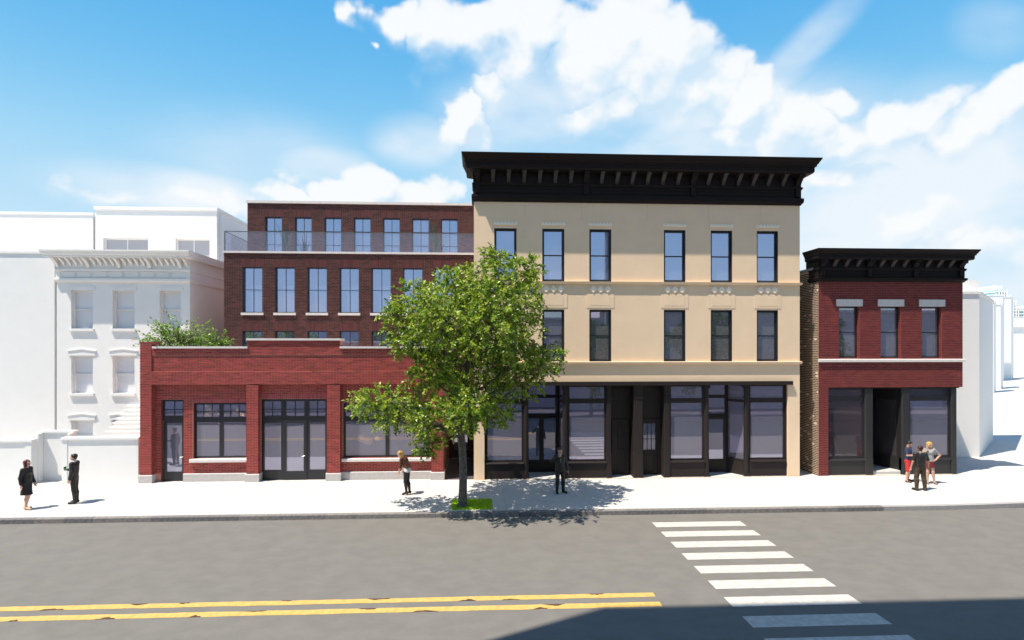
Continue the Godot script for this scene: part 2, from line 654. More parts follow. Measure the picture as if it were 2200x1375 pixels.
# ---------- ground ----------
func ground() -> void:
	structure("ground", boxes([[Vector3(-150, -0.6, -420), Vector3(520, -0.22, 140)]]), mat(0.4, 0.39, 0.37, 0.9))
	var rd := structure("road", boxes([[Vector3(-70, -0.215, 4.9), Vector3(70, ROAD_Y, 19.4)]]), M.road)
	# painted lines with worn ragged edges
	for z in [11.64, 12.15]:
		var mb := Mb.new()
		var x := -30.0
		var e0 := 0.0
		var e1 := 0.0
		while x < 3.95:
			var step := minf(rng.randf_range(0.12, 0.4), 4.0 - x)
			var f0 := rng.randf_range(-0.012, 0.012)
			var f1 := rng.randf_range(-0.012, 0.012)
			mb.prism([Vector2(x, z - 0.115 + e0), Vector2(x + step, z - 0.115 + f0), Vector2(x + step, z + 0.115 + f1), Vector2(x, z + 0.115 + e1)], 1, ROAD_Y + 0.001, ROAD_Y + 0.005)
			e0 = f0
			e1 = f1
			x += step
		part("centre_line", mb, M.paint_yellow, rd)
		var cr := Mb.new()
		for s in 9:
			var cx := -11.6 + s * 1.75 + rng.randf_range(-0.85, 0.85)
			var cz: float = z + (0.115 if rng.randf() < 0.5 else -0.115)
			var len_ := rng.randf_range(0.14, 0.55)
			var dirz: float = -signf(cz - z)
			var pts := []
			var back := []
			for k in 7:
				var q := k / 6.0
				var px := cx + (q - 0.5) * len_ + rng.randf_range(-0.02, 0.02)
				pts.append(Vector2(px, cz))
				back.append(Vector2(px + 0.02, cz + dirz * (0.008 + 0.1 * sin(q * PI) * rng.randf_range(0.15, 1.0))))
			for k in 6:
				cr.prism([pts[k], pts[k + 1], back[k + 1], back[k]], 1, ROAD_Y + 0.006, ROAD_Y + 0.009)
		part("worn_patch", cr, M.crack, rd)
	for k in 9:
		var z := 5.98 + 0.981 * k
		var mb := Mb.new()
		var xl := 5.58 - 0.008 * k
		var xr := 8.49 - 0.008 * k
		mb.prism([Vector2(xl, z), Vector2(xr, z), Vector2(xr, z + 0.515), Vector2(xl, z + 0.515)], 1, ROAD_Y + 0.001, ROAD_Y + 0.005)
		part("crosswalk_stripe", mb, M.paint_white, rd)
	# kerb stones; the last ones are pale and turn the corner
	var kerb := Node3D.new()
	kerb.name = "kerb"
	add_child(kerb)
	kerb.set_meta("kind", "structure")
	for k in 60:
		var x := -41.0 + k * 0.92
		if x > 13.9:
			break
		var mb := Mb.new()
		var x1 := minf(x + 0.914, 14.0)
		mb.prism([Vector2(4.83, -0.2), Vector2(5.05, -0.2), Vector2(5.05, -0.015), Vector2(5.035, 0.002), Vector2(4.83, 0.002)], 0, x, x1)
		part("kerb_stone", mb, M.kerb[rng.randi() % 3], kerb)
	var arc := []
	for k in 22:
		var x := 14.004 + k * 0.7
		arc.append(Vector2(x, 5.05 - 0.02 * pow(maxf(0.0, x - 15.4), 1.75)))
	for k in range(0, 21, 3):
		var mb := Mb.new()
		for j in range(k, mini(k + 3, 21)):
			var a: Vector2 = arc[j]
			var b: Vector2 = arc[j + 1]
			mb.prism([a, b, b - Vector2(0, 0.22), a - Vector2(0, 0.22)], 1, -0.2, 0.002)
		part("kerb_stone", mb, M.kerb_pale, kerb)
	# pavement slabs
	var pv := structure("pavement", boxes([[Vector3(-45, -0.3, -12.0), Vector3(14.0, -0.012, 4.83)]]), M.pavement)
	var xs := []
	var x := -21.6
	while x < 21.5:
		xs.append(x)
		x += 1.5
	var zs := [4.826, 3.72, 2.4, 1.08, -0.24]
	for i in xs.size():
		for j in 4:
			var x0: float = xs[i]
			if x0 > 13.0:
				continue
			var z0: float = zs[j + 1]
			var z1: float = zs[j]
			var y := rng.randf_range(-0.0012, 0.0008)
			# the planting bed is left open
			if j == 0 and x0 + 1.5 > -0.98 and x0 < 0.45:
				continue
			if j == 1 and x0 + 1.5 > -0.98 and x0 < 0.45:
				z1 = 3.2 if x0 < 0.45 else z1
				if z1 <= z0:
					continue
			part("paving_slab", boxes([[Vector3(x0 + 0.004, -0.1, z0 + 0.004), Vector3(x0 + 1.496, y, z1 - 0.004)]]), M.slab2 if rng.randf() < 0.4 else M.pavement, pv)
	# slabs round the bed
	for s in [[-2.1, -0.985, 3.2, 4.826], [0.455, 0.9, 3.2, 4.826], [-0.985, 0.455, 4.66, 4.826], [-2.1, -0.985, 3.2, 3.19], [0.455, 0.9, 2.4, 3.19]]:
		if s[3] > s[2]:
			part("paving_slab", boxes([[Vector3(s[0] + 0.004, -0.1, s[2] + 0.004), Vector3(s[1] - 0.004, -0.0005, s[3])]]), M.pavement, pv)
	# open ground round the corner, up to the curved kerb
	var cb := Mb.new()
	for k in 21:
		var a: Vector2 = arc[k] - Vector2(0, 0.222)
		var b: Vector2 = arc[k + 1] - Vector2(0, 0.222)
		cb.prism([a, b, Vector2(b.x, -12), Vector2(a.x, -12)], 1, -0.3, -0.001)
	cb.box(Vector3(28.7, -0.3, -420), Vector3(500, -0.001, -0.5))
	cb.box(Vector3(14.004, -0.3, -420), Vector3(28.7, -0.001, -12))
	structure("corner_pavement", cb, M.pavement)
	# alley pavers
	var al := structure("alley_paving", boxes([[Vector3(-1.5, -0.02, -4.98), Vector3(-0.24, 0.004, -0.1)]]), mat(0.16, 0.15, 0.16, 0.9))
	lay("paver", bond(Vector3(-1.5, 0.0, -0.1), Vector3.RIGHT, Vector3.UP, 1.26, 4.87, [], Vector2(0.21, 0.105), 0.02, 0.012, Vector3.FORWARD), shades(0.06, 0.055, 0.065, 0.3, 5, 71), al, 250, "paver_field")
	# rough strip of old render at the foot of the shopfronts
	var rs := Mb.new()
	var sx := -0.2
	while sx < 21.0:
		if sx < 13.7 or sx > 15.1:
			rs.prism([Vector2(sx, 0.0), Vector2(sx + 0.09, 0.0), Vector2(sx + 0.09, rng.randf_range(0.05, 0.11)), Vector2(sx, rng.randf_range(0.05, 0.11))], 1, -0.02, 0.003)
		sx += 0.09
	structure("worn_render_strip", rs, mottled(0.5, 0.37, 0.26, 0.6, 1.2, 0.4, 0.95, 31))


# ---------- left: white rowhouse, stoop, yard walls ----------
func hood(mb: Mb, x0: float, x1: float, y: float, z: float) -> void:
	mb.prism([Vector2(x0 - 0.12, y), Vector2(x1 + 0.12, y), Vector2(x1 + 0.12, y + 0.2), Vector2((x0 + x1) * 0.5, y + 0.29), Vector2(x0 - 0.12, y + 0.2)], 2, z - 0.05, z + 0.035)
	mb.prism([Vector2(x0 - 0.17, y + 0.2), Vector2((x0 + x1) * 0.5, y + 0.29), Vector2(x1 + 0.17, y + 0.2), Vector2(x1 + 0.17, y + 0.25), Vector2((x0 + x1) * 0.5, y + 0.345), Vector2(x0 - 0.17, y + 0.25)], 2, z - 0.05, z + 0.065)


func bracket(mb: Mb, x: float, w: float, z: float, d: float, y0: float, y1: float) -> void:
	var pts := [Vector2(z - 0.02, y0), Vector2(z + d * 0.12, y0)]
	for k in 7:
		var t := k / 6.0
		pts.append(Vector2(z + d * (0.16 + 0.84 * pow(t, 1.5)), lerpf(y0 + 0.04, y1 - (y1 - y0) * 0.14, t)))
	pts.append(Vector2(z + d, y1))
	pts.append(Vector2(z - 0.02, y1))
	mb.prism(pts, 0, x - w * 0.5, x + w * 0.5)


func white_rowhouse() -> void:
	var t := thing("white_rowhouse", Vector3(-17.4, 0, -5.3), "white three storey rowhouse with bracketed cornice behind the white yard walls", "house")
	var xl := -20.55
	var xr := -14.24
	var zf := -5.3
	var holes := []
	var list := []
	for x in [[-19.87, -18.85], [-17.92, -16.88], [-15.69, -14.68]]:
		for y in [[6.46, 8.32], [3.3, 5.14], [0.45, 1.99]]:
			if x[0] > -16.0 and y[0] < 5.0:
				continue
			holes.append(Rect2(x[0], y[0], x[1] - x[0], y[1] - y[0]))
			list.append([x[0], x[1], y[0], y[1]])
	var wm := Mb.new()
	wall(wm, xl, xr, 0.0, 9.4, zf - 0.35, zf, holes)
	wm.box(Vector3(xl, 0, -16), Vector3(xr, 9.38, zf - 0.36))
	part("wall", wm, M.white, t)
	for r in list:
		var f := Mb.new()
		var mid: float = (r[2] + r[3]) * 0.5
		f.box(Vector3(r[0], r[2], zf - 0.3), Vector3(r[0] + 0.07, r[3], zf - 0.16))
		f.box(Vector3(r[1] - 0.07, r[2], zf - 0.3), Vector3(r[1], r[3], zf - 0.16))
		f.box(Vector3(r[0] + 0.07, r[3] - 0.07, zf - 0.3), Vector3(r[1] - 0.07, r[3], zf - 0.16))
		f.box(Vector3(r[0] + 0.07, mid - 0.03, zf - 0.3), Vector3(r[1] - 0.07, mid + 0.03, zf - 0.2))
		var w := part("window", f, M.white, t)
		part("pane", boxes([[Vector3(r[0] + 0.07, mid + 0.03, zf - 0.29), Vector3(r[1] - 0.07, r[3] - 0.07, zf - 0.27)]]), M.blank_pane, w)
		part("pane", boxes([[Vector3(r[0] + 0.07, r[2], zf - 0.32), Vector3(r[1] - 0.07, mid - 0.03, zf - 0.3)]]), M.blank_pane, w)
		part("sill", boxes([[Vector3(r[0] - 0.06, r[2] - 0.13, zf - 0.16), Vector3(r[1] + 0.06, r[2], zf + 0.09)]]), M.white, w)
		var hm := Mb.new()
		if r[2] > 6.0:
			hm.box(Vector3(r[0] - 0.1, r[3], zf - 0.05), Vector3(r[1] + 0.1, r[3] + 0.2, zf + 0.035))
		else:
			hood(hm, r[0], r[1], r[3], zf)
		part("window_hood", hm, M.white, w)
	# cornice
	var c := Mb.new()
	c.moulding([Vector2(0.0, 8.72), Vector2(0.1, 8.72), Vector2(0.14, 8.8), Vector2(0.14, 8.9), Vector2(0.05, 8.92), Vector2(0.05, 9.24), Vector2(0.13, 9.26), Vector2(0.13, 9.36), Vector2(0.05, 9.38), Vector2(0.05, 9.86), Vector2(0.62, 9.88), Vector2(0.62, 9.96), Vector2(0.7, 10.0), Vector2(0.74, 10.1), Vector2(0.8, 10.14), Vector2(0.8, 10.2)], xl, xr, zf, -12.0, -12.0, 0.4)
	c.box(Vector3(xl, 9.39, -16), Vector3(xr, 10.19, zf - 0.01))
	var cn := part("cornice", c, M.white, t)
	for k in 22:
		var b := Mb.new()
		var x := lerpf(xl + 0.1, xr - 0.12, k / 21.0)
		var big := k % 5 == 0
		bracket(b, x, 0.14 if big else 0.11, zf + 0.05, 0.5 if big else 0.42, 9.4 if big else 9.52, 9.87)
		part("bracket", b, M.white, cn)
	for k in 8:
		var x := lerpf(xl + 0.18, xr - 0.9, k / 7.0)
		var p := Mb.new()
		for s in [[x, x + 0.72, 8.945, 8.975], [x, x + 0.72, 9.19, 9.22], [x, x + 0.03, 8.975, 9.19], [x + 0.69, x + 0.72, 8.975, 9.19]]:
			p.box(Vector3(s[0], s[2], zf + 0.05), Vector3(s[1], s[3], zf + 0.085))
		part("frieze_panel", p, M.white, cn)
	# stoop
	var st := thing("white_stoop", Vector3(-16.3, 0, -3.0), "white straight stoop of shallow steps rising behind the yard wall", "steps")
	for k in 16:
		part("step", boxes([[Vector3(-17.05 + 0.0 * k, maxf(0.0, 0.17 * k - 0.5), -5.29), Vector3(-14.3, 0.17 * (k + 1) - 0.045, -0.78 - 0.28 * k)], [Vector3(-17.09, 0.17 * (k + 1) - 0.045, -0.78 - 0.28 * (k + 1) + 0.001), Vector3(-14.3, 0.17 * (k + 1), -0.74 - 0.28 * k)]]), M.white, st)
	# yard walls
	var defs := [
		[-30.0, -18.15, 1.79, "long low white yard wall at the left edge behind the red haired woman"],
		[-16.95, -13.95, 1.86, "low white yard wall beside the brick shop behind the man with the cup"]]
	for d in defs:
		var w := thing("yard_wall", Vector3((d[0] + d[1]) * 0.5, 0, -0.3), d[3], "wall", "white yard walls")
		part("wall_body", boxes([[Vector3(d[0], -0.05, -0.5), Vector3(d[1], d[2] - 0.09, -0.26)]]), M.white, w)
		part("wall_cap", boxes([[Vector3(d[0] - 0.04, d[2] - 0.09, -0.54), Vector3(d[1] + 0.04, d[2], -0.2)]]), M.white, w)
		part("wall_post", boxes([[Vector3(d[1] - 0.25, -0.05, -0.62), Vector3(d[1], d[2] - 0.1, -0.24)]]) if d[0] < -20.0 else boxes([[Vector3(d[0], -0.05, -0.62), Vector3(d[0] + 0.2, d[2] - 0.1, -0.24)]]), M.white, w)
	var g := thing("yard_gate", Vector3(-17.5, 0, -0.95), "taller blank white gate panel set back between two yard walls", "gate")
	part("gate_panel", boxes([[Vector3(-18.25, -0.05, -1.05), Vector3(-16.9, 1.98, -0.9)]]), M.white, g)
	part("gate_cap", boxes([[Vector3(-18.3, 1.98, -1.12), Vector3(-16.85, 2.06, -0.84)]]), M.white, g)
	part("gate_post", boxes([[Vector3(-18.3, -0.05, -0.89), Vector3(-18.12, 1.97, -0.6)]]), M.white, g)
	part("gate_post", boxes([[Vector3(-17.0, -0.05, -0.89), Vector3(-16.9, 1.97, -0.64)]]), M.white, g)


func white_blocks() -> void:
	var a := thing("white_building", Vector3(-25.5, 0, -6), "blank white building at the left edge, left of the rowhouse", "building", "white massing buildings")
	part("wall", boxes([[Vector3(-40, 0, -13), Vector3(-20.67, 10.1, -5.32)]]), M.white, a)
	part("roof_edge", boxes([[Vector3(-40, 10.1, -13.05), Vector3(-20.64, 10.2, -5.27)]]), M.white, a)
	var b := thing("white_building", Vector3(-30, 0, -15), "wide low white block behind, cut by the left edge", "building", "white massing buildings")
	part("wall", boxes([[Vector3(-60, 0, -30), Vector3(-24.2, 13.85, -14.0)]]), M.white, b)
	part("roof_edge", boxes([[Vector3(-60, 13.85, -30.05), Vector3(-24.16, 14.0, -13.95)]]), M.white, b)
	var c := thing("white_building", Vector3(-20.3, 0, -15), "tall white block with two wide windows behind the rowhouse cornice", "building", "white massing buildings")
	var hs := [Rect2(-23.58, 10.6, 2.73, 1.83), Rect2(-19.17, 10.6, 2.1, 1.83)]
	var mb := Mb.new()
	wall(mb, -24.06, -16.62, 0, 14.2, -14.4, -14.0, hs)
	mb.box(Vector3(-24.06, 0, -32), Vector3(-16.62, 14.2, -14.5))
	part("wall", mb, M.white, c)
	part("roof_edge", boxes([[Vector3(-24.12, 14.2, -32), Vector3(-16.56, 14.4, -13.92)]]), M.white, c)
	for h: Rect2 in hs:
		window(c, h.position.x, h.end.x, h.position.y, h.end.y, -14.2, 0.08, [0.5], [], 0.06, M.white, M.grey_pane)
	# right of the corner: blocks along the slanting side street
	var s := Vector2(0.9678, -0.9493).normalized()
	var defs := [
		[Vector2(22.2, -3.87), 2.95, 7.8, 8.35, "near white corner block beside the brick corner store"],
		[Vector2(62.2, -45.9), 1.04, 3.0, 11.3, "thin white slab just right of the near corner block"],
		[Vector2(68.97, -52.3), 0.96, 3.5, 11.44, "lower white slab standing forward in the middle distance"],
		[Vector2(84.0, -71.4), 3.5, 2.5, 14.4, "white slab behind the lower one down the side street"],
		[Vector2(91.5, -75.8), 1.5, 6.0, 14.5, "farthest tall white slab on the side street, before the long wall"]]
	for d in defs:
		var o: Vector2 = d[0]
		var e := Vector2(d[1], 0)
		var f: Vector2 = s * d[2]
		var t := thing("white_building", Vector3(o.x, 0, o.y), d[4], "building", "white massing buildings")
		var wb := Mb.new()
		wb.prism([o, o + e, o + e + f, o + f], 1, -0.02, d[3] - 0.12)
		part("wall", wb, M.white, t)
		var rb := Mb.new()
		var n := Vector2(0.0, 0.06)
		rb.prism([o + n - Vector2(0.05, 0), o + e + n + Vector2(0.06, 0), o + e + f + Vector2(0.06, 0), o + f], 1, d[3] - 0.12, d[3])
		part("roof_edge", rb, M.white, t)
		if d[2] > 7.0:
			part("roof_house", boxes([[Vector3(22.4, 8.35, -7.8), Vector3(26.95, 9.17, -6.0)]]), M.white, t)
	var fw := thing("far_wall", Vector3(110, 0, -86), "long pale wall closing the end of the side street", "wall")
	part("wall", boxes([[Vector3(99, -0.02, -92), Vector3(150, 11.35, -86.1)]]), M.white, fw)
	part("ledge", boxes([[Vector3(99, 9.6, -86.1), Vector3(150, 9.9, -85.8)]]), M.white, fw)
	# glass towers far off
	var tw := [[147.8, 2.6, 23.4, "stepped pale glass tower with white crown far beyond the wall"], [150.7, 2.4, 20.6, "second pale green glass tower beside the crowned one"], [153.4, 6.0, 17.6, "lowest blue green glass tower at the right edge"]]
	for d in tw:
		var t := thing("glass_tower", Vector3(d[0] + d[1] * 0.5, 0, -140), d[3], "tower", "far glass towers")
		part("core", boxes([[Vector3(d[0], 0, -152), Vector3(d[0] + d[1], d[2] - 1.2, -140)]]), M.tower_glass, t)
		var k := 0
		var y := 8.0
		while y < d[2] - 1.4:
			part("floor_band", boxes([[Vector3(d[0] - 0.1, y, -152.2), Vector3(d[0] + d[1] + 0.1, y + 0.3, -139.6)]]), M.white, t)
			y += 0.9
			k += 1
		for j in 4:
			part("pier", boxes([[Vector3(d[0] + d[1] * (j + 0.15) / 3.4, 0, -139.6), Vector3(d[0] + d[1] * (j + 0.15) / 3.4 + 0.12, d[2] - 1.3, -139.3)]]), M.white, t)
		part("crown", boxes([[Vector3(d[0] + 0.4, d[2] - 1.2, -150), Vector3(d[0] + d[1] - 0.5, d[2] + 0.1, -140.5)]]), M.white, t)


# ---------- red brick shop ----------
func soldiers(parent: Node3D, x0: float, x1: float, y0: float, y1: float, z: float, pitch: float, palette: Array) -> void:
	var n := int(round((x1 - x0) / pitch))
	var p := (x1 - x0) / n
	var list := []
	for k in n:
		list.append(Transform3D(Basis.from_scale(Vector3(p - 0.011, y1 - y0 - 0.008, 0.07)), Vector3(x0 + p * (k + 0.5), (y0 + y1) * 0.5, z - 0.035 + rng.randf_range(-0.002, 0.002))))
	lay("soldier_brick", list, palette, parent, n)


func door_leaf(parent: Node3D, x0: float, x1: float, y0: float, y1: float, z: float, stile: float, foot: float, handle_left: bool, called := "door") -> void:
	var o := window(parent, x0, x1, y0, y1, z, stile, [], [], 0.03, M.frame, M.glass_shop, called, foot)
	var hx := x0 + stile * 0.5 if handle_left else x1 - stile * 0.5
	var h := Mb.new()
	h.tube(Vector3(hx, y0 + 1.0, z), Vector3(hx, y0 + 1.0, z + 0.06), 0.022, 0.018)
	h.tube(Vector3(hx, y0 + 1.0, z + 0.055), Vector3(hx + (0.12 if handle_left else -0.12), y0 + 0.985, z + 0.06), 0.014, 0.012)
	part("handle", h, M.steel, o)


func brick_shop() -> void:
	var t := thing("brick_shop", Vector3(-7.65, 0, -0.1), "single storey red brick shop with stepped parapet and big black framed windows", "shop")
	var zf := -0.1
	var zw := -0.36
	var holes := [Rect2(-13.09, -0.1, 0.9, 3.48), Rect2(-11.8, 0.93, 2.17, 2.31), Rect2(-9.08, -0.1, 2.73, 3.48), Rect2(-5.69, 0.9, 3.62, 2.3)]
	var mb := Mb.new()
	wall(mb, -13.4, -1.55, 0.0, 5.5, zw - 0.3, zw - 0.004, holes)
	mb.box(Vector3(-9.51, 5.5, zw - 0.3), Vector3(-5.77, 5.83, zw - 0.004))
	part("wall", mb, M.mortar_red, t)
	# projecting masses behind the brick faces
	var pm := Mb.new()
	var piers := [[-13.8, -13.34, 0.0, 5.68], [-9.56, -9.08, 0.0, 3.98], [-6.3, -5.77, 0.0, 3.98], [-2.0, -1.5, 0.0, 3.98]]
	for p in piers:
		pm.box(Vector3(p[0] + 0.01, p[2], zw - 0.31), Vector3(p[1] - 0.01, p[3], zf - 0.004))
	pm.box(Vector3(-13.35, 4.02, zw), Vector3(-1.51, 4.55, zf - 0.004))
	pm.box(Vector3(-13.35, 4.552, zw), Vector3(-1.51, 5.2, zf - 0.05))
	pm.box(Vector3(-13.35, 5.202, zw), Vector3(-1.51, 5.5, zf - 0.02))
	part("brickwork_core", pm, M.mortar_red, t)
	part("side_wall", boxes([[Vector3(-13.78, 0, -4.98), Vector3(-13.4, 5.5, zw - 0.3)]]), M.mortar_red, t)
	part("side_wall", boxes([[Vector3(-1.85, 0, -4.98), Vector3(-1.52, 5.5, zw - 0.3)]]), M.mortar_red, t)
	part("roof", boxes([[Vector3(-13.4, 4.6, -4.98), Vector3(-1.85, 4.8, zw - 0.31)]]), M.coping, t)
	var pal := shades(0.29, 0.045, 0.039, 0.22, 9, 3)
	var sz := Vector2(0.252, 0.0665)
	var J := 0.015
	var P := 0.005
	var list := []
	var side := []
	for p in piers:
		list.append_array(bond(Vector3(p[0], 0.33, zf), Vector3.RIGHT, Vector3.BACK, p[1] - p[0], p[3] - 0.33, [], sz, J, P))
	for p in piers:
		side.append_array(bond(Vector3(p[1], 0.33, zf), Vector3.FORWARD, Vector3.RIGHT, 0.27, p[3] - 0.33, [], sz, J, 0.004))
		side.append_array(bond(Vector3(p[0], 0.33, zw), Vector3.BACK, Vector3.LEFT, 0.27, p[3] - 0.33, [], sz, J, 0.004))
	# walls between the piers
	var low := []
	var hi := []
	for bay in [[-13.34, -9.56, [Rect2(-13.09, -0.1, 0.9, 3.48), Rect2(-11.83, 0.93, 2.27, 2.49)]], [-9.08, -6.3, [Rect2(-9.2, -0.1, 3.0, 3.7)]], [-5.77, -2.0, [Rect2(-5.72, 0.9, 3.67, 2.49)]]]:
		var cut := []
		for h: Rect2 in bay[2]:
			cut.append(Rect2(h.position.x - bay[0], h.position.y - 0.33, h.size.x, h.size.y))
		hi.append_array(bond(Vector3(bay[0], 0.33, zw), Vector3.RIGHT, Vector3.BACK, bay[1] - bay[0], 3.66, cut, sz, J, P))
	hi.append_array(bond(Vector3(-13.34, 4.02, zf), Vector3.RIGHT, Vector3.BACK, 11.84, 0.532, [], sz, J, P))
	hi.append_array(bond(Vector3(-13.34, 4.555, zf - 0.046), Vector3.RIGHT, Vector3.BACK, 11.84, 0.665, [], sz, J, P))
	hi.append_array(bond(Vector3(-13.34, 5.222, zf - 0.016), Vector3.RIGHT, Vector3.BACK, 11.84, 0.2661, [], sz, J, P))
	hi.append_array(bond(Vector3(-9.51, 5.488, zf - 0.016), Vector3.RIGHT, Vector3.BACK, 3.74, 0.3325, [], sz, J, P))
	hi.append_array(side)
	low.append_array(list)
	lay("brick", low, pal, t, 300)
	lay("brick", hi, pal, t, 0, "upper_brick_field")
	part("brickwork_core", boxes([[Vector3(-9.5, 5.5, zw), Vector3(-5.78, 5.82, zf - 0.03)]]), M.mortar_red, t)
	# alley side of the shop
	lay("brick", bond(Vector3(-1.52, 0.0, -0.66), Vector3.FORWARD, Vector3.RIGHT, 4.3, 5.5, [], sz, J, 0.012), shades(0.16, 0.10, 0.08, 0.25, 5, 8), t, 0, "side_brick_field")
	# soldier courses
	var sp := shades(0.31, 0.065, 0.073, 0.22, 7, 5)
	soldiers(t, -11.83, -9.6, 3.235, 3.42, zw + P, 0.083, sp)
	soldiers(t, -9.06, -6.32, 3.39, 3.59, zw + P, 0.083, sp)
	soldiers(t, -5.71, -2.05, 3.205, 3.39, zw + P, 0.083, sp)
	# stone
	for c in [[-13.3, -9.51, 5.49], [-9.55, -5.73, 5.82], [-5.77, -1.46, 5.49]]:
		part("coping", boxes([[Vector3(c[0], c[2], -0.78), Vector3(c[1], c[2] + 0.085, zf + 0.05)]]), M.coping, t)
	part("pier_cap", boxes([[Vector3(-13.82, 5.68, -0.5), Vector3(-13.18, 5.75, zf + 0.01)]]), mat(0.22, 0.03, 0.026), t)
	for s in [[-11.92, -9.57, 0.79], [-5.74, -2.03, 0.76]]:
		var sm := Mb.new()
		sm.prism([Vector2(zw - 0.16, s[2]), Vector2(zw + 0.12, s[2]), Vector2(zw + 0.12, s[2] + 0.105), Vector2(zw + 0.1, s[2] + 0.125), Vector2(zw - 0.16, s[2] + 0.15)], 0, s[0], s[1])
		part("sill", sm, M.coping, t)
	for p in [[-13.84, -13.3, zf + 0.05], [-9.6, -9.04, zf + 0.05], [-6.34, -5.73, zf + 0.05], [-2.04, -1.46, zf + 0.05], [-12.19, -9.602, zw + 0.06], [-5.728, -2.042, zw + 0.06]]:
		var pb := Mb.new()
		pb.prism([Vector2(-0.7, -0.05), Vector2(p[2], -0.05), Vector2(p[2], 0.3), Vector2(p[2] - 0.03, 0.33), Vector2(-0.7, 0.33)], 0, p[0], p[1])
		part("plinth", pb, M.plinth, t)
	# brick jambs
	for jx in [[-13.09, 0.0, 3.38], [-11.8, 0.93, 3.23], [-5.69, 0.9, 3.2]]:
		part("jamb", boxes([[Vector3(jx[0], jx[1], zw - 0.11), Vector3(jx[0] + 0.004, jx[2], zw + 0.004)]]), mat(0.20, 0.034, 0.03), t)
	# joinery
	var zr := zw - 0.1
	window(t, -13.09, -12.19, 2.52, 3.38, zr, 0.085, [0.53], [0.5], 0.028, M.frame, M.glass_shop, "transom_window", 0.1)
	door_leaf(t, -13.05, -12.19, 0.0, 2.52, zr - 0.01, 0.12, 0.26, false)
	for w in [[-11.8, -9.63, 3.235, 0.93], [-5.69, -2.07, 3.2, 0.9]]:
		var mid: float = (w[0] + w[1]) * 0.5
		for s in [[w[0], mid], [mid, w[1]]]:
			window(t, s[0], s[1], 2.5, w[2], zr, 0.08, [0.34, 0.66], [0.5], 0.022, M.frame, M.glass_shop, "transom_window", 0.06)
			window(t, s[0], s[1], w[3], 2.5, zr - 0.004, 0.08, [], [], 0.03, M.frame, M.glass_shop)
	var bays := [-9.08, -8.17, -7.22, -6.35]
	for k in 3:
		window(t, bays[k], bays[k + 1], 2.5, 3.385, zr, 0.1, [0.5], [0.5], 0.028, M.frame, M.glass_shop, "transom_window", 0.06)
		if k == 1:
			door_leaf(t, bays[k], bays[k + 1], 0.0, 2.5, zr + 0.03, 0.12, 0.24, false)
		else:
			window(t, bays[k], bays[k + 1], 0.0, 2.5, zr, 0.11, [], [], 0.03, M.frame, M.glass_shop, "side_light", 0.3)
	# the room behind the glass
	part("room", boxes([[Vector3(-13.38, -0.1, -4.9), Vector3(-1.87, 0.0, zw - 0.31)], [Vector3(-13.38, 0.0, -4.9), Vector3(-1.87, 4.4, -4.8)], [Vector3(-13.38, 4.4, -4.9), Vector3(-1.87, 4.5, zw - 0.31)], [Vector3(-13.38, 0, -4.8), Vector3(-13.3, 4.4, zw - 0.31)], [Vector3(-1.95, 0, -4.8), Vector3(-1.87, 4.4, zw - 0.31)]]), M.inside, t)
	# pendant lamps hanging inside, lit
	var spots := [[-11.45, 3.08, 0.11, "small smoked glass globe lamp high in the left shop window"], [-11.42, 2.72, 0.16, "smoked globe lamp low at the left of the left shop window"], [-11.2, 2.82, 0.2, "large smoked globe lamp in the left half of the left window"], [-10.78, 2.72, 0.17, "smoked globe lamp beside the mullion of the left shop window"], [-10.8, 2.34, 0.13, "lowest globe lamp of the left shop window, below the transom"], [-10.16, 2.83, 0.2, "large globe lamp in the right half of the left shop window"], [-9.93, 2.68, 0.1, "small globe lamp at the right of the left shop window"],
		[-4.95, 1.62, 0.16, "globe lamp at the left of the right shop window"], [-4.67, 1.52, 0.2, "largest globe lamp low in the right shop window"], [-4.25, 1.62, 0.11, "small globe lamp beside the mullion of the right shop window"]]
	var gm := glass(0.5, 0.42, 0.3, 0.35, 0.3)
	var bulb := mat(0.75, 0.55, 0.25, 0.4)
	bulb.emission_enabled = true
	bulb.emission = Color(1.0, 0.86, 0.6)
	bulb.emission_energy_multiplier = 2.2
	for s in spots:
		var p := Vector3(s[0] - 0.13, s[1], -1.0)
		var l := thing("pendant_lamp", p, s[3], "pendant lamp", "globe pendant lamps in the shop windows")
		var b := Mb.new()
		b.ball(p, Vector3.ONE * s[2], 18)
		part("globe", b, gm, l)
		var c := Mb.new()
		c.ball(p, Vector3.ONE * s[2] * 0.32, 12)
		part("bulb", c, bulb, l)
		var om := OmniLight3D.new()
		om.name = "bulb_light"
		om.light_color = Color(1.0, 0.87, 0.66)
		om.light_energy = 0.16
		om.omni_range = 16.0
		om.omni_attenuation = 2.0
		om.light_size = s[2] * 0.25
		om.shadow_enabled = true
		l.add_child(om, true)
		var q := Mb.new()
		q.tube(p + Vector3(0, s[2], 0), Vector3(p.x, 4.4, p.z), 0.006, 0.006, 5)
		part("cord", q, M.black, l)


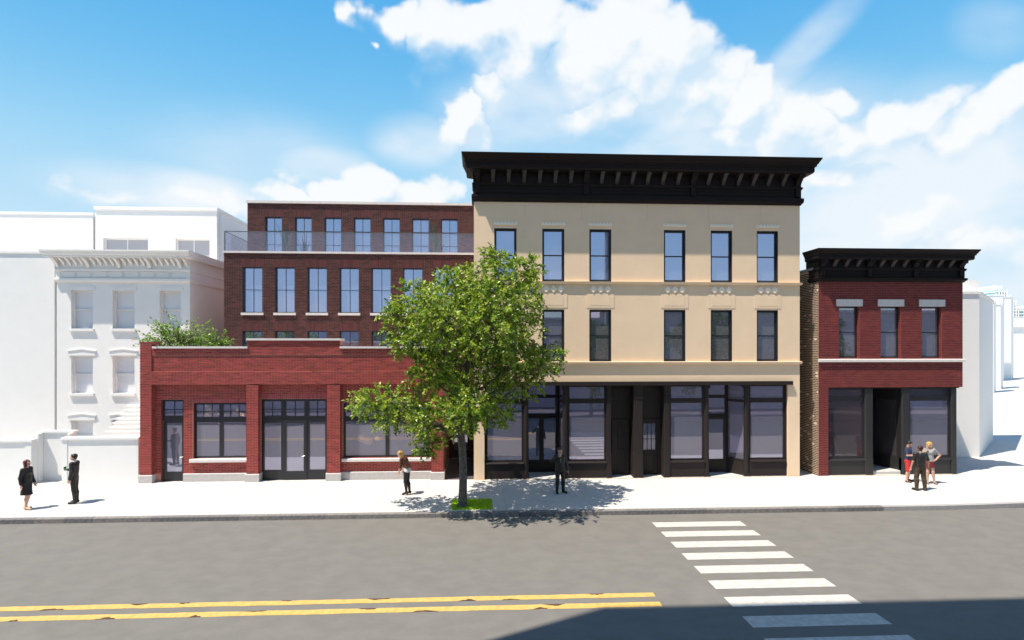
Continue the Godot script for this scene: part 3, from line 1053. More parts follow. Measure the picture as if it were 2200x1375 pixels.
# ---------- dark brick apartments behind ----------
func dark_apartments() -> void:
	var t := thing("dark_brick_apartments", Vector3(-6.4, 0, -5), "dark brown brick apartment building with set back top floor behind the shop", "apartment building")
	var pal := shades(0.078, 0.024, 0.020, 0.42, 9, 13)
	var sz := Vector2(0.235, 0.0745)
	var lp := shades(0.085, 0.022, 0.021, 0.3, 6, 15)
	var xl := -12.48
	var xr := -0.24
	# lower block
	var holes := []
	var hl := []
	for k in 8:
		var x := -11.6 + 1.562 * k
		if x + 0.98 > -0.3:
			continue
		holes.append(Rect2(x, 7.24, 0.98, 2.24))
		holes.append(Rect2(x, 4.2, 0.98, 2.15))
		hl.append(x)
	holes.append(Rect2(-1.35, -0.1, 0.85, 2.9))
	var zf := -5.0
	var mb := Mb.new()
	wall(mb, xl, xr, 0.0, 10.16, zf - 0.3, zf - 0.004, holes)
	mb.box(Vector3(xl, 0, -20), Vector3(xl + 0.2, 10.16, zf - 0.31))
	mb.box(Vector3(xl + 0.21, 9.9, -20), Vector3(xr, 10.1, zf - 0.31))
	part("lower_wall", mb, M.mortar_dark, t)
	var bh := []
	for h: Rect2 in holes:
		bh.append(Rect2(h.position.x - xl, h.position.y - 3.6, h.size.x, h.size.y))
		bh.append(Rect2(h.position.x - xl - 0.055, h.end.y - 3.6, 1.09, 0.39))
	var lower := bond(Vector3(xl, 3.6, zf), Vector3.RIGHT, Vector3.BACK, xr - xl, 6.556, bh, sz, 0.014, 0.006)
	lay("brick", lower.slice(lower.size() - 300), pal, t, 300)
	lay("brick", lower.slice(0, lower.size() - 300), pal, t, 0)
	lay("brick", bond(Vector3(-1.5, 0.0, zf), Vector3.RIGHT, Vector3.BACK, xr + 1.5, 3.6, [Rect2(0.15, -0.1, 0.85, 2.9)], sz, 0.014, 0.006), pal, t, 0, "alley_brick_field")
	for x in hl:
		soldiers(t, x - 0.055, x + 1.035, 9.475, 9.865, zf + 0.012, 0.0905, lp)
		soldiers(t, x - 0.055, x + 1.035, 6.345, 6.735, zf + 0.012, 0.0905, lp)
		part("reveal_lining", boxes([[Vector3(x, 7.24, zf - 0.16), Vector3(x + 0.03, 9.48, zf - 0.01)], [Vector3(x + 0.95, 7.24, zf - 0.16), Vector3(x + 0.98, 9.48, zf - 0.01)], [Vector3(x + 0.031, 9.45, zf - 0.16), Vector3(x + 0.949, 9.48, zf - 0.01)]]), M.frame, t)
		part("reveal_lining", boxes([[Vector3(x, 4.2, zf - 0.16), Vector3(x + 0.03, 6.35, zf - 0.01)], [Vector3(x + 0.95, 4.2, zf - 0.16), Vector3(x + 0.98, 6.35, zf - 0.01)], [Vector3(x + 0.031, 6.32, zf - 0.16), Vector3(x + 0.949, 6.35, zf - 0.01)]]), M.frame, t)
		window(t, x, x + 0.98, 7.24, 9.48, zf - 0.16, 0.045, [0.5], [0.505], 0.025, M.frame, M.glass_up)
		window(t, x, x + 0.98, 4.2, 6.35, zf - 0.16, 0.045, [0.5], [0.5], 0.025, M.frame, M.glass_up)
		part("sill", boxes([[Vector3(x - 0.05, 7.12, zf - 0.2), Vector3(x + 1.03, 7.238, zf + 0.07)]]), M.coping, t)
	part("coping", boxes([[Vector3(xl - 0.03, 10.16, -8.02), Vector3(xr, 10.255, zf + 0.07)]]), M.coping, t)
	# alley door
	window(t, -1.35, -0.5, 0.0, 2.8, zf - 0.12, 0.1, [], [0.75], 0.08, M.frame, M.glass_shop, "alley_door", 0.3)
	# upper block
	var zu := -8.0
	var uh := []
	var ul := []
	for k in 7:
		var x := -11.56 + 1.577 * k
		uh.append(Rect2(x, 10.27, 0.93, 2.33))
		ul.append(x)
	var ub := Mb.new()
	wall(ub, xl, xr, 10.1, 13.32, zu - 0.3, zu - 0.004, uh)
	ub.box(Vector3(xl, 10.1, -20), Vector3(xl + 0.2, 13.3, zu - 0.31))
	ub.box(Vector3(xl + 0.21, 13.1, -20), Vector3(xr, 13.3, zu - 0.31))
	part("upper_wall", ub, M.mortar_dark, t)
	var uhh := []
	for h: Rect2 in uh:
		uhh.append(Rect2(h.position.x - xl, -0.1, h.size.x, h.end.y - 10.2 + 0.1))
		uhh.append(Rect2(h.position.x - xl - 0.05, h.end.y - 10.2, h.size.x + 0.1, 0.36))
	lay("brick", bond(Vector3(xl, 10.2, zu), Vector3.RIGHT, Vector3.BACK, xr - xl, 3.13, uhh, sz, 0.014, 0.006), pal, t, 0, "upper_brick_field")
	for x in ul:
		soldiers(t, x - 0.05, x + 0.98, 12.6, 12.96, zu + 0.012, 0.0905, lp)
		part("reveal_lining", boxes([[Vector3(x, 10.27, zu - 0.16), Vector3(x + 0.03, 12.6, zu - 0.01)], [Vector3(x + 0.9, 10.27, zu - 0.16), Vector3(x + 0.93, 12.6, zu - 0.01)], [Vector3(x + 0.031, 12.57, zu - 0.16), Vector3(x + 0.899, 12.6, zu - 0.01)]]), M.frame, t)
		window(t, x, x + 0.93, 10.27, 12.6, zu - 0.16, 0.045, [0.5], [0.36, 0.68], 0.025, M.frame, M.glass_up)
	part("coping", boxes([[Vector3(xl - 0.04, 13.32, -20), Vector3(xr, 13.45, zu + 0.08)]]), M.coping, t)
	# inside
	part("inner_core", boxes([[Vector3(xl + 0.3, 0.1, -18), Vector3(xr, 9.8, zf - 1.2)], [Vector3(xl + 0.3, 10.15, -18), Vector3(xr, 13.0, zu - 1.2)]]), M.dark_inside, t)
	# glass balustrade
	var r := thing("glass_railing", Vector3(-6.4, 10.255, -5), "clear glass railing with thin steel handrail along the roof terrace", "railing")
	part("glass_panel", boxes([[Vector3(-12.42, 10.26, -5.012), Vector3(-0.25, 11.2, -5.0)]]), M.rail_glass, r)
	part("glass_panel", boxes([[Vector3(-12.44, 10.26, -7.95), Vector3(-12.43, 11.2, -5.02)]]), M.rail_glass, r)
	part("handrail", boxes([[Vector3(-12.46, 11.2, -5.03), Vector3(-0.25, 11.235, -4.985)], [Vector3(-12.46, 11.2, -7.98), Vector3(-12.42, 11.235, -5.031)]]), M.grey_rail, r)
	part("post", boxes([[Vector3(-12.46, 10.256, -5.03), Vector3(-12.425, 11.2, -4.985)]]), M.grey_rail, r)


# ---------- tan building ----------
func big_cornice(t: Node3D, xl: float, xr: float, zf: float, y: Array, out: float, bays: int, small: int, zl: float, zr: float) -> void:
	# y: foot, band, middle ledge, soffit, top
	var c := Mb.new()
	var q := out
	c.moulding([Vector2(0.0, y[0]), Vector2(0.05, y[0]), Vector2(0.09, y[0] + 0.05), Vector2(0.16, y[0] + 0.09), Vector2(0.18, y[0] + 0.17), Vector2(0.17, y[1] - 0.03), Vector2(0.06, y[1]), Vector2(0.06, y[2] - 0.11), Vector2(0.1, y[2] - 0.1), Vector2(0.14, y[2] - 0.03), Vector2(0.14, y[2]), Vector2(0.06, y[2] + 0.02), Vector2(0.06, y[3] - 0.03), Vector2(q * 0.58, y[3]), Vector2(q * 0.66, y[3] + 0.1 * (y[4] - y[3])), Vector2(q * 0.66, y[3] + 0.4 * (y[4] - y[3])), Vector2(q * 0.76, y[3] + 0.46 * (y[4] - y[3])), Vector2(q * 0.76, y[3] + 0.56 * (y[4] - y[3])), Vector2(q * 0.84, y[3] + 0.64 * (y[4] - y[3])), Vector2(q * 0.87, y[3] + 0.72 * (y[4] - y[3])), Vector2(q * 0.95, y[3] + 0.84 * (y[4] - y[3])), Vector2(q, y[3] + 0.93 * (y[4] - y[3])), Vector2(q, y[4])], xl, xr, zf, zl, zr, 0.55)
	c.box(Vector3(xl + 0.01, y[0], zf - 1.0), Vector3(xr - 0.01, y[4] - 0.01, zf - 0.01))
	var cn := part("cornice", c, M.cornice, t)
	for b in bays + 1:
		var x := lerpf(xl + 0.14, xr - 0.14, float(b) / bays)
		var m := Mb.new()
		# tall console with a block at its head
		bracket(m, x, 0.22, zf + 0.06, q * 0.5, y[2] - 0.02, y[3] - 0.005)
		m.box(Vector3(x - 0.1, y[1] + 0.02, zf + 0.02), Vector3(x + 0.1, y[2] - 0.025, zf + 0.16))
		m.box(Vector3(x - 0.13, y[3] - 0.14, zf + 0.06), Vector3(x + 0.13, y[3] - 0.01, zf + q * 0.54))
		part("console", m, M.cornice, cn)
		if b < bays:
			var xn := lerpf(xl + 0.14, xr - 0.14, float(b + 1) / bays)
			for k in small:
				var s := Mb.new()
				var xx := lerpf(x, xn, (k + 1.0) / (small + 1.0))
				bracket(s, xx, 0.15, zf + 0.06, q * 0.45, y[2] + 0.03, y[3] - 0.01)
				s.box(Vector3(xx - 0.095, y[3] - 0.08, zf + 0.06), Vector3(xx + 0.095, y[3] - 0.012, zf + q * 0.52))
				part("bracket", s, M.bracket, cn)
			var p := Mb.new()
			for e in [[x + 0.2, xn - 0.2, y[1] + 0.06, y[1] + 0.1], [x + 0.2, xn - 0.2, y[2] - 0.22, y[2] - 0.18], [x + 0.2, x + 0.24, y[1] + 0.1, y[2] - 0.22], [xn - 0.24, xn - 0.2, y[1] + 0.1, y[2] - 0.22]]:
				p.box(Vector3(e[0], e[2], zf + 0.05), Vector3(e[1], e[3], zf + 0.085))
			part("frieze_panel", p, M.cornice, cn)


# a shop window with transom over a panelled base; z is the face
func shop_bay(t: Node3D, x0: float, x1: float, z: float) -> void:
	window(t, x0, x1, 3.24, 3.94, z - 0.1, 0.08, [], [], 0.03, M.bronze, M.glass_shop, "transom_window", 0.04)
	window(t, x0, x1, 0.7, 3.24, z - 0.105, 0.08, [], [], 0.03, M.bronze, M.glass_shop, "display_window", 0.0)
	var b := Mb.new()
	b.box(Vector3(x0, 0.0, z - 0.25), Vector3(x1, 0.62, z - 0.03))
	b.prism([Vector2(z - 0.25, 0.62), Vector2(z + 0.035, 0.62), Vector2(z + 0.045, 0.65), Vector2(z + 0.02, 0.69), Vector2(z - 0.05, 0.7), Vector2(z - 0.25, 0.7)], 0, x0, x1)
	part("base_panel", b, M.bronze, t)


func column(t: Node3D, x: float, r: float, z: float, h: float) -> void:
	var m := Mb.new()
	m.tube(Vector3(x, 0.12, z - r), Vector3(x, h - 0.15, z - r), r, r * 0.92, 16)
	m.box(Vector3(x - r * 1.15, 0, z - r * 2.1), Vector3(x + r * 1.15, 0.12, z + 0.01))
	m.box(Vector3(x - r * 1.15, h - 0.15, z - r * 2.1), Vector3(x + r * 1.15, h, z + 0.01))
	part("column", m, M.bronze, t)


func pilaster(t: Node3D, x0: float, x1: float, z: float, h: float) -> void:
	var m := Mb.new()
	m.bevel_box(Vector3(x0, 0, z - 0.3), Vector3(x1, h, z), 0.02)
	m.bevel_box(Vector3(x0 - 0.02, 0, z - 0.28), Vector3(x1 + 0.02, 1.05, z + 0.025), 0.03)
	m.bevel_box(Vector3(x0 - 0.02, h - 0.55, z - 0.28), Vector3(x1 + 0.02, h - 0.5, z + 0.03), 0.02)
	part("pilaster", m, M.bronze, t)


func panel_door(t: Node3D, x0: float, x1: float, z: float, glazed: bool) -> void:
	var m := Mb.new()
	var top := 2.32
	m.box(Vector3(x0, 0.03, z - 0.06), Vector3(x1, top if not glazed else 1.0, z))
	var fields := [[0.12, 0.95], [1.1, 2.2]] if not glazed else [[0.15, 0.9]]
	for f in fields:
		var a := x0 + 0.13
		var b := x1 - 0.13
		for e in [[a, b, f[0], f[0] + 0.03], [a, b, f[1] - 0.03, f[1]], [a, a + 0.03, f[0] + 0.03, f[1] - 0.03], [b - 0.03, b, f[0] + 0.03, f[1] - 0.03]]:
			m.box(Vector3(e[0], e[2], z), Vector3(e[1], e[3], z + 0.025))
		m.box(Vector3(a + 0.1, f[0] + 0.1, z), Vector3(b - 0.1, f[1] - 0.1, z + 0.02))
	m.tube(Vector3(x1 - 0.08, 1.05, z), Vector3(x1 - 0.08, 1.05, z + 0.06), 0.025, 0.03)
	var d := part("door", m, M.bronze, t)
	if glazed:
		window(t, x0, x1, 1.0, top, z, 0.09, [0.37, 0.63], [0.42], 0.022, M.bronze, M.glass_shop, "door_light")
	m = Mb.new()
	m.box(Vector3(x0 - 0.12, 0, z - 0.08), Vector3(x0, top + 0.1, z + 0.04))
	m.box(Vector3(x1, 0, z - 0.08), Vector3(x1 + 0.12, top + 0.1, z + 0.04))
	m.box(Vector3(x0 - 0.12, top, z - 0.08), Vector3(x1 + 0.12, top + 0.1, z + 0.06))
	part("door_frame", m, M.bronze, t)


func tan_building() -> void:
	var t := thing("tan_building", Vector3(6.76, 0, 0), "tan three storey building with black cornice and dark bronze shopfronts", "building")
	var xl := -0.23
	var xr := 13.75
	var holes := []
	var wins := []
	for x in [0.62, 2.635, 4.63, 7.82, 9.85, 11.86]:
		for y in [[8.31, 10.52], [4.93, 7.13]]:
			holes.append(Rect2(x, y[0], 0.935, y[1] - y[0]))
			wins.append([x, y[0], y[1]])
	holes.append(Rect2(0.21, -0.1, 13.02, 4.05))
	var mb := Mb.new()
	wall(mb, xl, xr, 0.0, 11.75, -0.4, 0.0, holes)
	mb.box(Vector3(xl, 0, -18), Vector3(xl + 0.3, 11.75, -0.41))
	mb.box(Vector3(xr - 0.3, 0, -18), Vector3(xr, 11.75, -0.41))
	mb.box(Vector3(xl + 0.31, 11.5, -18), Vector3(xr - 0.31, 11.74, -0.41))
	mb.box(Vector3(xl + 0.31, 3.96, -17), Vector3(xr - 0.31, 4.2, -0.41))
	part("wall", mb, M.tan, t)
	for w in wins:
		var mid: float = 0.5
		part("reveal_lining", boxes([[Vector3(w[0], w[1], -0.13), Vector3(w[0] + 0.03, w[2], -0.012)], [Vector3(w[0] + 0.905, w[1], -0.13), Vector3(w[0] + 0.935, w[2], -0.012)], [Vector3(w[0] + 0.031, w[2] - 0.03, -0.13), Vector3(w[0] + 0.904, w[2], -0.012)]]), M.frame, t)
		window(t, w[0], w[0] + 0.935, w[1], w[2], -0.13, 0.095, [], [mid], 0.05, M.frame, M.glass_up if w[1] > 8.0 else M.glass_mid)
	part("inner_core", boxes([[Vector3(xl + 0.5, 4.3, -16), Vector3(xr - 0.5, 11.3, -1.3)]]), M.dark_inside, t)
	# string courses
	for y in [8.2, 4.82]:
		var s := Mb.new()
		s.prism([Vector2(-0.01, y), Vector2(0.06, y), Vector2(0.12, y + 0.05), Vector2(0.13, y + 0.1), Vector2(-0.01, y + 0.115)], 0, xl - 0.06, xr + 0.06)
		part("string_course", s, M.tan, t)
	# faint joints in the render under the cornice
	for x in [1.9, 4.3, 7.1, 9.75, 12.0]:
		part("render_joint", boxes([[Vector3(x, 10.9, 0.0), Vector3(x + 0.012, 11.6, 0.004)]]), M.joint, t)
	# ornaments
	for x in [0.62, 2.635, 4.63, 7.82, 9.85, 11.86]:
		var c := Mb.new()
		c.box(Vector3(x - 0.04, 10.66, 0.0), Vector3(x + 0.975, 10.72, 0.05))
		for k in 7:
			var cx: float = x - 0.04 + 1.015 * (k + 0.5) / 7.0
			c.prism([Vector2(cx - 0.062, 10.72), Vector2(cx + 0.062, 10.72), Vector2(cx + 0.05, 10.765), Vector2(cx, 10.8), Vector2(cx - 0.05, 10.765)], 2, 0.0, 0.042)
		part("scalloped_band", c, M.ornament, t)
		var p := Mb.new()
		p.prism([Vector2(x - 0.12, 7.2), Vector2(x + 1.055, 7.2), Vector2(x + 1.055, 7.75), Vector2(x + 0.97, 7.84), Vector2(x + 0.97, 8.15), Vector2(x - 0.035, 8.15), Vector2(x - 0.035, 7.84), Vector2(x - 0.12, 7.75)], 2, 0.0, 0.013)
		p.prism([Vector2(x + 0.04, 7.3), Vector2(x + 0.895, 7.3), Vector2(x + 0.895, 7.68), Vector2(x + 0.78, 7.8), Vector2(x + 0.155, 7.8), Vector2(x + 0.04, 7.68)], 2, 0.013, 0.019)
		var o := part("spandrel_panel", p, M.tan, t)
		for k in 3:
			var cx: float = x + 0.16 + 0.31 * k
			var d := Mb.new()
			d.prism([Vector2(cx - 0.148, 7.985), Vector2(cx, 7.84), Vector2(cx + 0.148, 7.985), Vector2(cx, 8.13)], 2, 0.012, 0.045)
			part("diamond", d, M.ornament, o)
	big_cornice(t, xl, xr, 0.0, [11.62, 11.93, 12.38, 12.86, 13.42], 0.9, 3, 6, -1.0, -1.0)
	# shopfront
	var z := -0.06
	part("fascia", boxes([[Vector3(0.15, 3.93, -0.4), Vector3(13.4, 4.09, 0.12)]]), M.bronze, t)
	part("shopfront_lining", boxes([[Vector3(0.21, 0.0, -0.39), Vector3(0.26, 3.93, z - 0.04)], [Vector3(13.18, 0.0, -0.39), Vector3(13.23, 3.93, z - 0.04)]]), M.bronze, t)
	shop_bay(t, 0.26, 1.86, z)
	column(t, 1.97, 0.11, z, 3.93)
	column(t, 3.62, 0.11, z, 3.93)
	shop_bay(t, 3.73, 5.38, z)
	pilaster(t, 5.38, 5.58, z, 3.93)
	pilaster(t, 6.54, 6.92, z + 0.04, 3.93)
	pilaster(t, 7.85, 8.1, z, 3.93)
	shop_bay(t, 8.1, 9.62, z)
	column(t, 9.72, 0.11, z, 3.93)
	column(t, 11.47, 0.11, z, 3.93)
	shop_bay(t, 11.58, 13.18, z)
	# first recessed entrance
	var zi := -1.42
	for e in [[1.97, 3.62, 2.0, 3.5], [9.72, 11.47, 9.95, 10.95]]:
		var zz: float = zi if e[0] < 5.0 else -1.0
		window(t, e[2], e[3], 3.36, 3.93, zz, 0.07, [], [], 0.03, M.bronze, M.glass_shop, "transom_window")
		window(t, e[2], e[3], 2.52, 3.36, zz - 0.004, 0.07, [], [], 0.03, M.bronze, M.glass_shop, "transom_window")
		if e[0] < 5.0:
			var m: float = (e[2] + e[3]) * 0.5
			window(t, e[2], m, 0.03, 2.5, zz + 0.01, 0.1, [], [], 0.03, M.bronze, M.glass_shop, "door", 0.42)
			window(t, m, e[3], 0.03, 2.5, zz + 0.01, 0.1, [], [], 0.03, M.bronze, M.glass_shop, "door", 0.42)
		else:
			window(t, e[2], e[3], 0.03, 2.5, zz + 0.01, 0.14, [], [], 0.03, M.bronze, M.glass_shop, "door", 0.42)
		part("entrance_ceiling", boxes([[Vector3(e[0] - 0.05, 3.93, zz - 0.05), Vector3(e[1] + 0.05, 3.95, z)]]), M.soffit, t)
		part("threshold", boxes([[Vector3(e[0] - 0.05, -0.1, zz - 0.1), Vector3(e[1] + 0.05, 0.004, -0.02)]]), M.pavement, t)
		# splayed returns: glass over a panelled base
		for s in 2:
			var a := Vector2(e[0] if s == 0 else e[1], -0.18)
			var b := Vector2(e[2] if s == 0 else e[3], zz)
			var o := Node3D.new()
			var len_ := a.distance_to(b)
			var base := Mb.new()
			base.box(Vector3(0, 0, -0.05), Vector3(len_, 0.64, 0.03))
			base.box(Vector3(0, 0.64, -0.06), Vector3(len_, 0.7, 0.05))
			base.box(Vector3(0, 3.16, -0.05), Vector3(len_, 3.26, 0.03))
			base.box(Vector3(0, 3.86, -0.05), Vector3(len_, 3.93, 0.03))
			base.box(Vector3(len_ - 0.09, 0.7, -0.05), Vector3(len_, 3.86, 0.03))
			base.box(Vector3(0, 0.7, -0.05), Vector3(0.06, 3.86, 0.03))
			var r := part("splayed_return", base, M.bronze, t)
			var pn := part("pane", boxes([[Vector3(0.06, 0.7, -0.012), Vector3(len_ - 0.09, 3.16, -0.004)]]), M.glass_shop, r)
			var pn2 := part("pane", boxes([[Vector3(0.06, 3.26, -0.012), Vector3(len_ - 0.09, 3.86, -0.004)]]), M.glass_shop, r)
			o.free()
			var p0 := a if s == 1 else a
			var dir := (b - a).normalized()
			var bx := Vector3(dir.x, 0, dir.y)
			var bz := bx.cross(Vector3.UP)
			if bz.z < 0.0:
				bz = -bz
			r.transform = Transform3D(Basis(bx, Vector3.UP, bz), Vector3(p0.x, 0, p0.y) - t.position)
		# walls at the sides of the door
		var fill := Mb.new()
		for g in [[e[0] - 0.3, e[2]], [e[3], e[1] + 0.3]]:
			fill.box(Vector3(g[0], 0, zz - 0.09), Vector3(g[1], 3.93, zz - 0.01))
		part("door_surround", fill, M.bronze, t)
	# two recessed single doors
	for d in [[5.58, 6.54, -0.68, false], [6.92, 7.85, -0.62, true]]:
		var x: float = d[0]
		var x1: float = d[1]
		var dx0 := x + 0.28 if not d[3] else x + 0.1
		panel_door(t, dx0, x1 - 0.2 if not d[3] else x1 - 0.12, d[2], d[3])
		var f := Mb.new()
		f.box(Vector3(x, 2.42, d[2] - 0.08), Vector3(x1, 3.93, d[2] + 0.01))
		f.box(Vector3(x, 0.0, d[2] - 0.09), Vector3(x1, 2.42, d[2] - 0.07))
		f.box(Vector3(x - 0.06, 0, d[2]), Vector3(x, 3.93, -0.36))
		f.box(Vector3(x1, 0, d[2]), Vector3(x1 + 0.06, 3.93, -0.36))
		part("door_recess", f, M.bronze, t)
		part("entrance_ceiling", boxes([[Vector3(x, 3.925, d[2]), Vector3(x1, 3.95, z)]]), M.soffit, t)
		part("threshold", boxes([[Vector3(x, -0.1, d[2] - 0.1), Vector3(x1, 0.004, -0.02)]]), M.pavement, t)
	part("room", boxes([[Vector3(0.1, -0.1, -6.0), Vector3(13.4, 0.0, -1.5)], [Vector3(0.1, 0, -6.1), Vector3(13.4, 3.95, -6.0)]]), M.inside, t)


# ---------- brick corner store ----------
func corner_store() -> void:
	var t := thing("brick_corner_store", Vector3(17.8, 0, 0), "two storey dark red brick corner store with black cornice and white lintels", "building")
	var xl := 14.57
	var xr := 21.06
	var holes := []
	for x in [15.49, 17.35, 19.2]:
		holes.append(Rect2(x, 5.07, 0.9, 2.24))
	var open := Rect2(15.02, -0.1, 6.2, 3.91)
	var mb := Mb.new()
	wall(mb, xl, xr, 0.0, 8.5, -0.35, -0.004, holes + [open])
	mb.box(Vector3(xl + 0.004, 0, -16), Vector3(xl + 0.3, 8.85, -0.36))
	mb.box(Vector3(xr - 0.3, 3.82, -16), Vector3(xr, 8.5, -0.36))
	mb.box(Vector3(xl + 0.31, 8.2, -16), Vector3(xr - 0.31, 8.45, -0.36))
	mb.box(Vector3(xl + 0.31, 3.82, -7), Vector3(xr - 0.31, 4.0, -0.36))
	part("wall", mb, M.mortar_corner, t)
	var pal := shades(0.165, 0.025, 0.024, 0.2, 9, 33)
	var sz := Vector2(0.235, 0.0745)
	var bh := []
	for h: Rect2 in holes:
		bh.append(Rect2(h.position.x - xl, h.position.y, h.size.x, h.size.y + 0.0))
		bh.append(Rect2(h.position.x - xl - 0.13, 7.31, 1.17, 0.3))
	bh.append(Rect2(open.position.x - xl, -0.1, 8.0, 3.91))
	bh.append(Rect2(-0.1, 4.9, 8.0, 0.14))
	var list := bond(Vector3(xl, 0.0, 0.0), Vector3.RIGHT, Vector3.BACK, xr - xl, 8.42, bh, sz, 0.014, 0.006)
	lay("brick", list, pal, t, 300)
	var jl := []
	for h: Rect2 in holes:
		jl.append_array(bond(Vector3(h.end.x, 5.07, -0.16), Vector3.BACK, Vector3.LEFT, 0.16, 2.24, [], sz, 0.011, 0.008))
		jl.append_array(bond(Vector3(h.position.x, 5.07, 0.0), Vector3.FORWARD, Vector3.RIGHT, 0.16, 2.24, [], sz, 0.011, 0.008))
	lay("brick", jl, pal, t, 0, "reveal_brick_field")
	# old common brick on the alley side: dark bricks, wide pale joints
	var op := shades(0.05, 0.032, 0.026, 0.5, 7, 35) + shades(0.16, 0.09, 0.06, 0.4, 3, 36)
	var old := []
	for tr: Transform3D in bond(Vector3(xl, 0.0, 0.0), Vector3.FORWARD, Vector3.LEFT, 6.0, 8.85, [], Vector2(0.21, 0.076), 0.03, 0.012):
		if rng.randf() < 0.93:
			old.append(tr)
	part("side_wall", boxes([[Vector3(xl - 0.004, 0, -16), Vector3(xl, 8.9, -0.001)]]), M.mortar_old, t)
	lay("brick", old, op, t, 0, "side_brick_field")
	part("coping", boxes([[Vector3(xl - 0.1, 8.9, -16), Vector3(xl + 0.35, 9.0, -0.3)]]), M.grey_stone, t)
	for h: Rect2 in holes:
		window(t, h.position.x, h.end.x, h.position.y, h.end.y, -0.16, 0.07, [], [0.5], 0.045, M.frame, M.glass_mid)
		part("lintel", boxes([[Vector3(h.position.x - 0.13, 7.31, -0.3), Vector3(h.end.x + 0.14, 7.61, 0.035)]]), M.coping, t)
	var s := Mb.new()
	s.prism([Vector2(-0.3, 4.9), Vector2(0.09, 4.9), Vector2(0.09, 5.0), Vector2(0.07, 5.03), Vector2(-0.3, 5.045)], 0, xl, xr + 0.05)
	part("sill_course", s, M.coping, t)
	part("inner_core", boxes([[Vector3(xl + 0.4, 4.1, -12), Vector3(xr - 0.4, 8.1, -1.2)]]), M.dark_inside, t)
	big_cornice(t, xl, xr, 0.0, [8.36, 8.56, 8.95, 9.3, 9.72], 0.6, 3, 3, -0.7, -0.7)
	# shopfront
	var z := -0.1
	part("fascia", boxes([[Vector3(15.02, 3.76, -0.35), Vector3(20.92, 3.81, -0.02)]]), M.bronze, t)
	for b in [[15.02, 16.7], [18.72, 20.6]]:
		window(t, b[0], b[1], 3.28, 3.76, z - 0.06, 0.07, [], [], 0.03, M.black, M.glass_store, "transom_window", 0.03)
		window(t, b[0], b[1], 0.72, 3.28, z - 0.064, 0.08, [], [], 0.03, M.black, M.glass_store if b[0] < 16.0 else M.glass_shop, "display_window", 0.02)
		var m := Mb.new()
		m.box(Vector3(b[0], 0.0, z - 0.25), Vector3(b[1] + 0.02, 0.62, z + 0.0))
		m.prism([Vector2(z - 0.25, 0.62), Vector2(z + 0.05, 0.62), Vector2(z + 0.06, 0.65), Vector2(z + 0.02, 0.71), Vector2(z - 0.25, 0.72)], 0, b[0], b[1] + 0.02)
		part("base_panel", m, M.black, t)
	pilaster2(t, 16.7, 17.08, z + 0.04)
	pilaster2(t, 18.36, 18.72, z + 0.04)
	pilaster2(t, 20.6, 20.86, z + 0.05)
	var side := Mb.new()
	side.box(Vector3(20.78, 0.0, -16.0), Vector3(20.86, 3.81, z - 0.2))
	part("shop_side", side, M.black, t)
	# recessed entrance with a stone step
	var stp := Mb.new()
	stp.prism([Vector2(-3.4, -0.05), Vector2(-0.16, -0.05), Vector2(-0.16, 0.12), Vector2(-0.2, 0.15), Vector2(-3.4, 0.15)], 0, 17.08, 18.72)
	part("entrance_step", stp, M.pavement, t)
	var er := Mb.new()
	er.box(Vector3(17.02, 0.15, -3.4), Vector3(17.08, 3.76, z - 0.26))
	er.box(Vector3(17.08, 0.15, -3.4), Vector3(18.72, 3.76, -3.34))
	part("entrance_wall", er, M.black, t)
	window(t, 17.3, 18.3, 0.15, 2.5, -3.3, 0.12, [], [], 0.03, M.black, M.glass_dark, "door", 0.3)
	# slanting inner face of the entrance
	var a := Vector2(18.4, -0.36)
	var b2 := Vector2(17.72, -3.3)
	var ln := a.distance_to(b2)
	var sm := Mb.new()
	sm.box(Vector3(0, 0.15, -0.05), Vector3(ln, 0.74, 0.02))
	sm.box(Vector3(0, 3.2, -0.05), Vector3(ln, 3.3, 0.02))
	sm.box(Vector3(0, 0.74, -0.05), Vector3(0.08, 3.2, 0.02))
	sm.box(Vector3(ln - 0.08, 0.74, -0.05), Vector3(ln, 3.2, 0.02))
	sm.box(Vector3(0, 3.3, -0.04), Vector3(ln, 3.76, 0.01))
	var sr := part("splayed_return", sm, M.black, t)
	part("pane", boxes([[Vector3(0.08, 0.74, -0.02), Vector3(ln - 0.08, 3.2, -0.01)]]), M.glass_dark, sr)
	var dir := (b2 - a).normalized()
	var bx := Vector3(dir.x, 0, dir.y)
	var bz := Vector3.UP.cross(bx) * -1.0
	if bz.x > 0.0:
		bz = -bz
	sr.transform = Transform3D(Basis(bx, Vector3.UP, bz), Vector3(a.x, 0, a.y) - t.position)
	part("shop_floor", boxes([[Vector3(14.9, -0.1, -7.0), Vector3(17.0, 0.5, -0.4)]]), M.coping, t)
	part("room", boxes([[Vector3(14.88, 0, -7.1), Vector3(17.02, 3.8, -7.0)], [Vector3(14.88, 0, -7.0), Vector3(14.95, 3.8, -0.4)], [Vector3(16.95, 0.5, -7.0), Vector3(17.015, 3.8, -0.4)]]), mat(0.2, 0.06, 0.055, 0.7), t)
	part("room", boxes([[Vector3(17.1, -0.1, -7.0), Vector3(20.77, 0.0, -3.5)], [Vector3(17.1, 0, -7.1), Vector3(20.77, 3.8, -7.0)]]), M.brown_stone, t)
	part("white_partition", boxes([[Vector3(15.55, 0.5, -3.0), Vector3(15.95, 3.6, -2.92)]]), M.white, t)
	part("counter", boxes([[Vector3(15.3, 0.5, -4.2), Vector3(16.6, 1.45, -3.6)], [Vector3(15.25, 1.45, -4.25), Vector3(16.65, 1.5, -3.55)]]), M.brown_stone, t)
